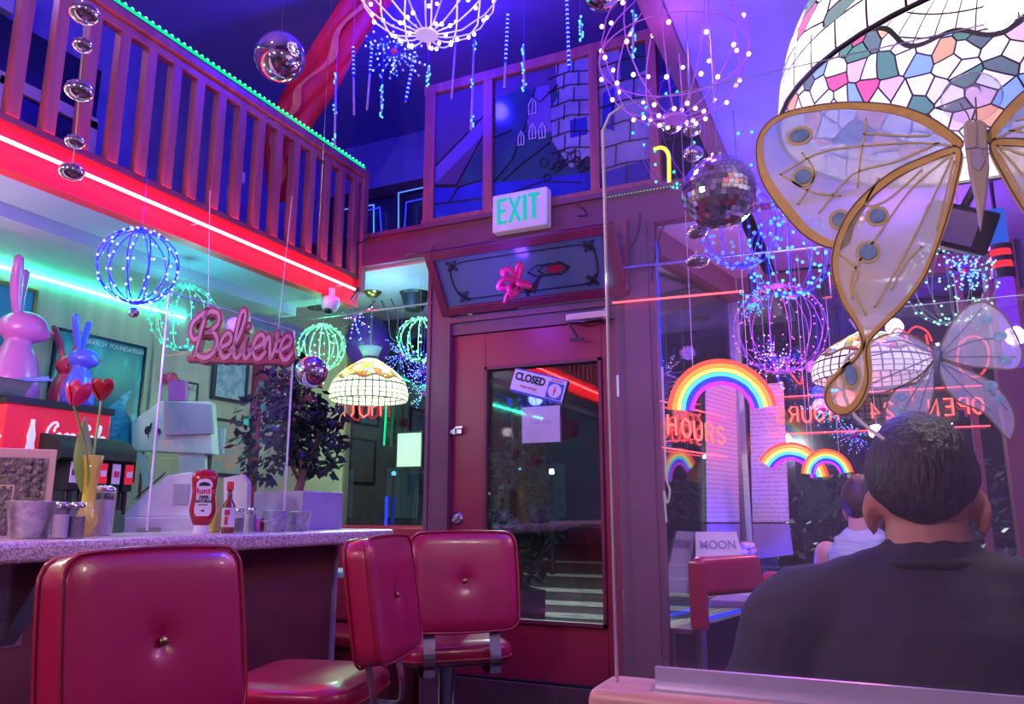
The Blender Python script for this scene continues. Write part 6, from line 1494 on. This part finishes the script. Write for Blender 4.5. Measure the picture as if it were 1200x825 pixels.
def person(loc, rz, s, label, hair, skin, shirt, tank=False, big=1.0, headtilt=0.0):
    # local frame: facing +y, z up from floor, seated
    t = thing('person', label, 'person', loc, rz)
    hz = 1.215*s; W = big
    HT = Matrix.Translation((0,.015,hz)) @ Matrix.Rotation(headtilt,4,'X')
    sh = [('b',(0,0,0),(.076,.093,.100),HT@Matrix.Translation((0,.0,.015))),
          ('b',(0,0,0),(.060,.070,.075),HT@Matrix.Translation((0,.030,-.055))),
          capsule((0,-.012,hz-.17),(0,.0,hz-.06),.066*W,.060)]
    for sx in (-1,1): sh.append(('b',(0,0,0),(.010,.020,.034),HT@Matrix.Translation((sx*.080,.0,-.034))@Matrix.Rotation(sx*.35,4,'Z')))
    for sx in (-1,1): sh.append(('b',(0,0,0),(.008,.010,.014),HT@Matrix.Translation((sx*.077,.004,-.060))))
    sh += [('b',(0,0,0),(.013,.020,.022),HT@Matrix.Translation((0,.097,-.015)))]
    # torso, shoulders, arms (skin body continues under the clothes)
    sz = hz-.165
    sh += [('b',(0,-.01,sz-.16),(.165*W,.10*W,.24)),('b',(0,0,.62),(.15*W,.11*W,.16)),('b',(0,-.005,sz-.045),(.17*W,.075*W,.07))]
    ew = (.30*W,.03,sz-.26)
    for sx in (-1,1):
        S_ = (sx*.185*W,-.005,sz-.045); E_ = (sx*.255*W,.02,sz-.27); Hn = (sx*.15,.30,.815)
        sh += [capsule(S_,E_,.058*W,.045*W), capsule(E_,Hn,.043*W,.028)]
        sh += [('b',(sx*.14,.345,.795),(.038,.048,.016))]
        for f_ in range(4):
            x0 = sx*(.112+.018*f_); sh.append(('t',[(x0,.375,.797),(x0,.41+.006*(f_ in (1,2)),.792),(x0,.43+.006*(f_ in (1,2)),.778)],[.0085,.008,.007]))
        sh.append(('t',[(sx*.11,.33,.795),(sx*.085,.355,.79),(sx*.08,.38,.782)],[.011,.0095,.008]))
        sh += [capsule((sx*.09,.02,.53),(sx*.12,.42,.52),.078,.060), capsule((sx*.12,.42,.52),(sx*.12,.40,.09),.055,.040), capsule((sx*.12,.39,.05),(sx*.12,.52,.035),.038,.030)]
    body = organic('body', sh, skin, t, .0065, 5)
    # face
    for sx in (-1,1):
        put('eye', MB().ball((0,0,0),.011,12,X=HT@Matrix.Translation((sx*.030,.083,.008))), 'white_pl', body, smooth=True)
    put('mouth', MB().ball((0,0,0),(.022,.008,.005),12,X=HT@Matrix.Translation((0,.094,-.060))), 'tulip2', body, smooth=True)
    # hair cap
    hm = MB(); n_ = 48; vs = []; rings = 22
    for i in range(rings):
        for k in range(n_):
            a = 2*PI*k/n_; back_ = (1-math.sin(a))/2   # 1 at the back (-y), 0 at the front
            side_ = abs(math.cos(a))
            lim = 1.25+1.12*back_**1.1-.25*side_**6
            ph = lim*i/(rings-1)
            x = .0835*math.sin(ph)*math.cos(a); y = .101*math.sin(ph)*math.sin(a)-.004; z = .108*math.cos(ph)
            if z < -.02: 
                kx = 1-.12*(-z-.02)/.09; x *= kx
            th = .004*noise.noise(Vector((x,y,z))*60)
            v_ = Vector((x,y,z)); v_ += v_.normalized()*th; vs.append(HT@(v_+Vector((0,0,.018))))
    hm.add(vs, [(i*n_+k,i*n_+(k+1)%n_,(i+1)*n_+(k+1)%n_,(i+1)*n_+k) for i in range(rings-1) for k in range(n_)])
    ho = put('hair', hm, hair, body, smooth=True); so = ho.modifiers.new('s','SOLIDIFY'); so.thickness = .006; so.offset = -1
    # shirt
    k_ = 1.09
    sh2 = [('b',(0,-.012,sz-.16),(.180*W,.118*W,.25)),('b',(0,0,.66),(.168*W,.128*W,.20)),('b',(0,-.005,sz-.05),(.190*W,.095*W,.085))]
    if not tank:
        sh2.append(capsule((0,-.010,sz-.04),(0,-.008,sz+.042),.105*W,.076))
        for sx in (-1,1):
            sh2 += [capsule((sx*.06,-.01,sz+.01),(sx*.18*W,-.008,sz-.035),.060*W,.068*W), capsule((sx*.185*W,-.005,sz-.045),(sx*.245*W,.015,sz-.215),.072*W,.066*W)]
    else:
        for sx in (-1,1): sh2.append(('t',[(sx*.075,-.085,sz-.12),(sx*.085,-.055,sz+.02),(sx*.08,.03,sz+.02),(sx*.07,.085,sz-.12)],[.022]*4))
    so_ = organic('shirt', sh2, shirt, body, .0075, 5)
    dpm = bpy.data.textures.new('folds','CLOUDS'); dpm.noise_scale = .11
    dm = so_.modifiers.new('d','DISPLACE'); dm.texture = dpm; dm.strength = .026 if not tank else .004; dm.mid_level = .5
    if not tank:
        put('collar', MB().tube([(.069*math.cos(a*PI/20), -.010+.072*math.sin(a*PI/20), sz+.045+.012*math.sin(a*PI/20)*-1) for a in range(40)],.009,8,closed=True), 'blackmatte', body, smooth=True)
    lg = []
    for sx in (-1,1): lg += [capsule((sx*.09,.0,.54),(sx*.12,.42,.525),.098,.075), capsule((sx*.12,.42,.525),(sx*.12,.40,.12),.068,.054)]
    lg.append(('b',(0,-.01,.56),(.175*W,.13,.11)))
    organic('trousers', lg, 'denim', body, .010, 3)
    for sx in (-1,1): put('shoe', MB().ball((0,0,0),(.045,.13,.035),14,X=Matrix.Translation((sx*.12,.46,.036))), 'blackmatte', body, smooth=True)
    return t
mh = dp(1081,575,1.24)
person((mh.x+.0, mh.y-.01, 0), R(-3), 1.0, 'man with short black hair in a charcoal T-shirt seated with his back turned', 'hair', 'skin', 'shirt', big=1.12, headtilt=R(-6))
p2 = dp(1010,589,3.3)
person((p2.x, p2.y, 0), R(-25), 1.0, 'person in a pale blue tank top seated beyond the man in black', 'hair2', 'skin2', 'tank', tank=True, big=.92)
# ================================================================ LIGHTS
W = bpy.data.worlds.new('World'); SC.world = W; W.use_nodes = True
W.node_tree.nodes['Background'].inputs[0].default_value = (.02,.03,.09,1); W.node_tree.nodes['Background'].inputs[1].default_value = .25
light('aisle_fill_light', (-.9,-.9,2.05), (1,.74,.80), 44, .05)  # unseen fill behind the camera, no lamp stands there
light('aisle_fill_light', (-1.9,-.2,2.1), (1,.62,.86), 18, .05)  # another unseen pink fill over the aisle
light('booth_fill_light', (.75,-.25,2.1), (1,.85,.75), 7, .05)  # unseen fill added on the booth side, without a fixture
light('blue_globe_light', tuple(dp(162,312,2.6)), (.02,.03,1), 12, .05)
light('blue_ceiling_glow', (-1.9,2.9,3.60), (.012,.008,1), 40, .05)
light('blue_ceiling_glow', (-1.0,2.3,3.65), (.03,.012,1), 22, .05)
light('violet_ceiling_glow', (-1.6,.8,3.3), (.42,.16,1), 9, .05)
light('violet_mezzanine_glow', (-3.0,1.2,3.4), (.42,.26,1), 9, .05)
light('white_globe_light', tuple(dp(502,-38,2.5)), (.7,.6,1), 5, .05)
light('lilac_globe_light', tuple(dp(788,60,2.1)), (.4,.08,1), 1.8, .05)
light('teal_globe_light', tuple(dp(216,372,3.55)), (.05,.9,.85), 6, .05)
light('green_globe_light', tuple(dp(377,407,4.5)), (.15,1,.5), 5, .04)
light('green_globe_light', tuple(dp(490,397,4.35)), (.15,1,.5), 5, .04)
light('cyan_globe_light', tuple(dp(925,300,2.8)), (.02,.22,1), 9, .05)
light('blue_low_glow', tuple(dp(868,268,2.55)), (.01,.01,1), 12, .05)
light('magenta_globe_light', tuple(dp(914,385,3.1)), (.9,.08,1), 6, .05)
light('window_neon_glow', (-.1,YF-.2,1.8), (1,.12,.2), 7, .05)
light('far_booth_fill', (.05,2.75,1.75), (1,.62,.72), 7, .05)  # added fill that brightens the side panel below the sill
light('bay_violet_glow', (.2,3.7,2.3), (.45,.15,1), 18, .05)
light('reflection_blue_fill', (-.62,3.95,.95), (.01,.02,1), 6, .03)  # added blue fill for the reflected blue under the side glass
light('blue_door_glow', (-1.55,3.0,2.15), (.12,.03,1), 4, .04)
light('street_light', (-4,10,5), (.75,.85,.8), 1500, .15)
light('bay_green_fill', (-2.75,3.85,1.7), (.45,1,.60), 9, .05)  # green fill added to brighten and tint the bay ceiling
light('bay_blue_light', (-2.45,3.6,2.3), (.15,.3,1), 4, .04)
light('back_counter_fill', (-2.95,1.2,1.9), (1,.80,.80), 17, .06)  # fill without a fixture, raised to brighten the panelled wall
# ================================================================ CAMERA + RENDER SETTINGS
cam = bpy.data.cameras.new('camera'); cam.sensor_width = 36; cam.lens = FPX/1200*36; cam.clip_start = .02; cam.clip_end = 200
co = bpy.data.objects.new('camera', cam); COL.objects.link(co); co.location = CAM; co.rotation_euler = (R(90)+TH, 0, YA)
SC.camera = co
SC.view_settings.view_transform = 'Standard'; SC.view_settings.look = 'None'; SC.view_settings.exposure = .38; SC.view_settings.gamma = 1; SC.view_settings.use_curve_mapping = False
cy = SC.cycles
cy.use_denoising = True; cy.max_bounces = 8; cy.diffuse_bounces = 3; cy.glossy_bounces = 4; cy.transmission_bounces = 4; cy.transparent_max_bounces = 24
cy.caustics_reflective = False; cy.caustics_refractive = False; cy.sample_clamp_indirect = 4; cy.sample_clamp_direct = 0; cy.blur_glossy = .5; cy.use_light_tree = True
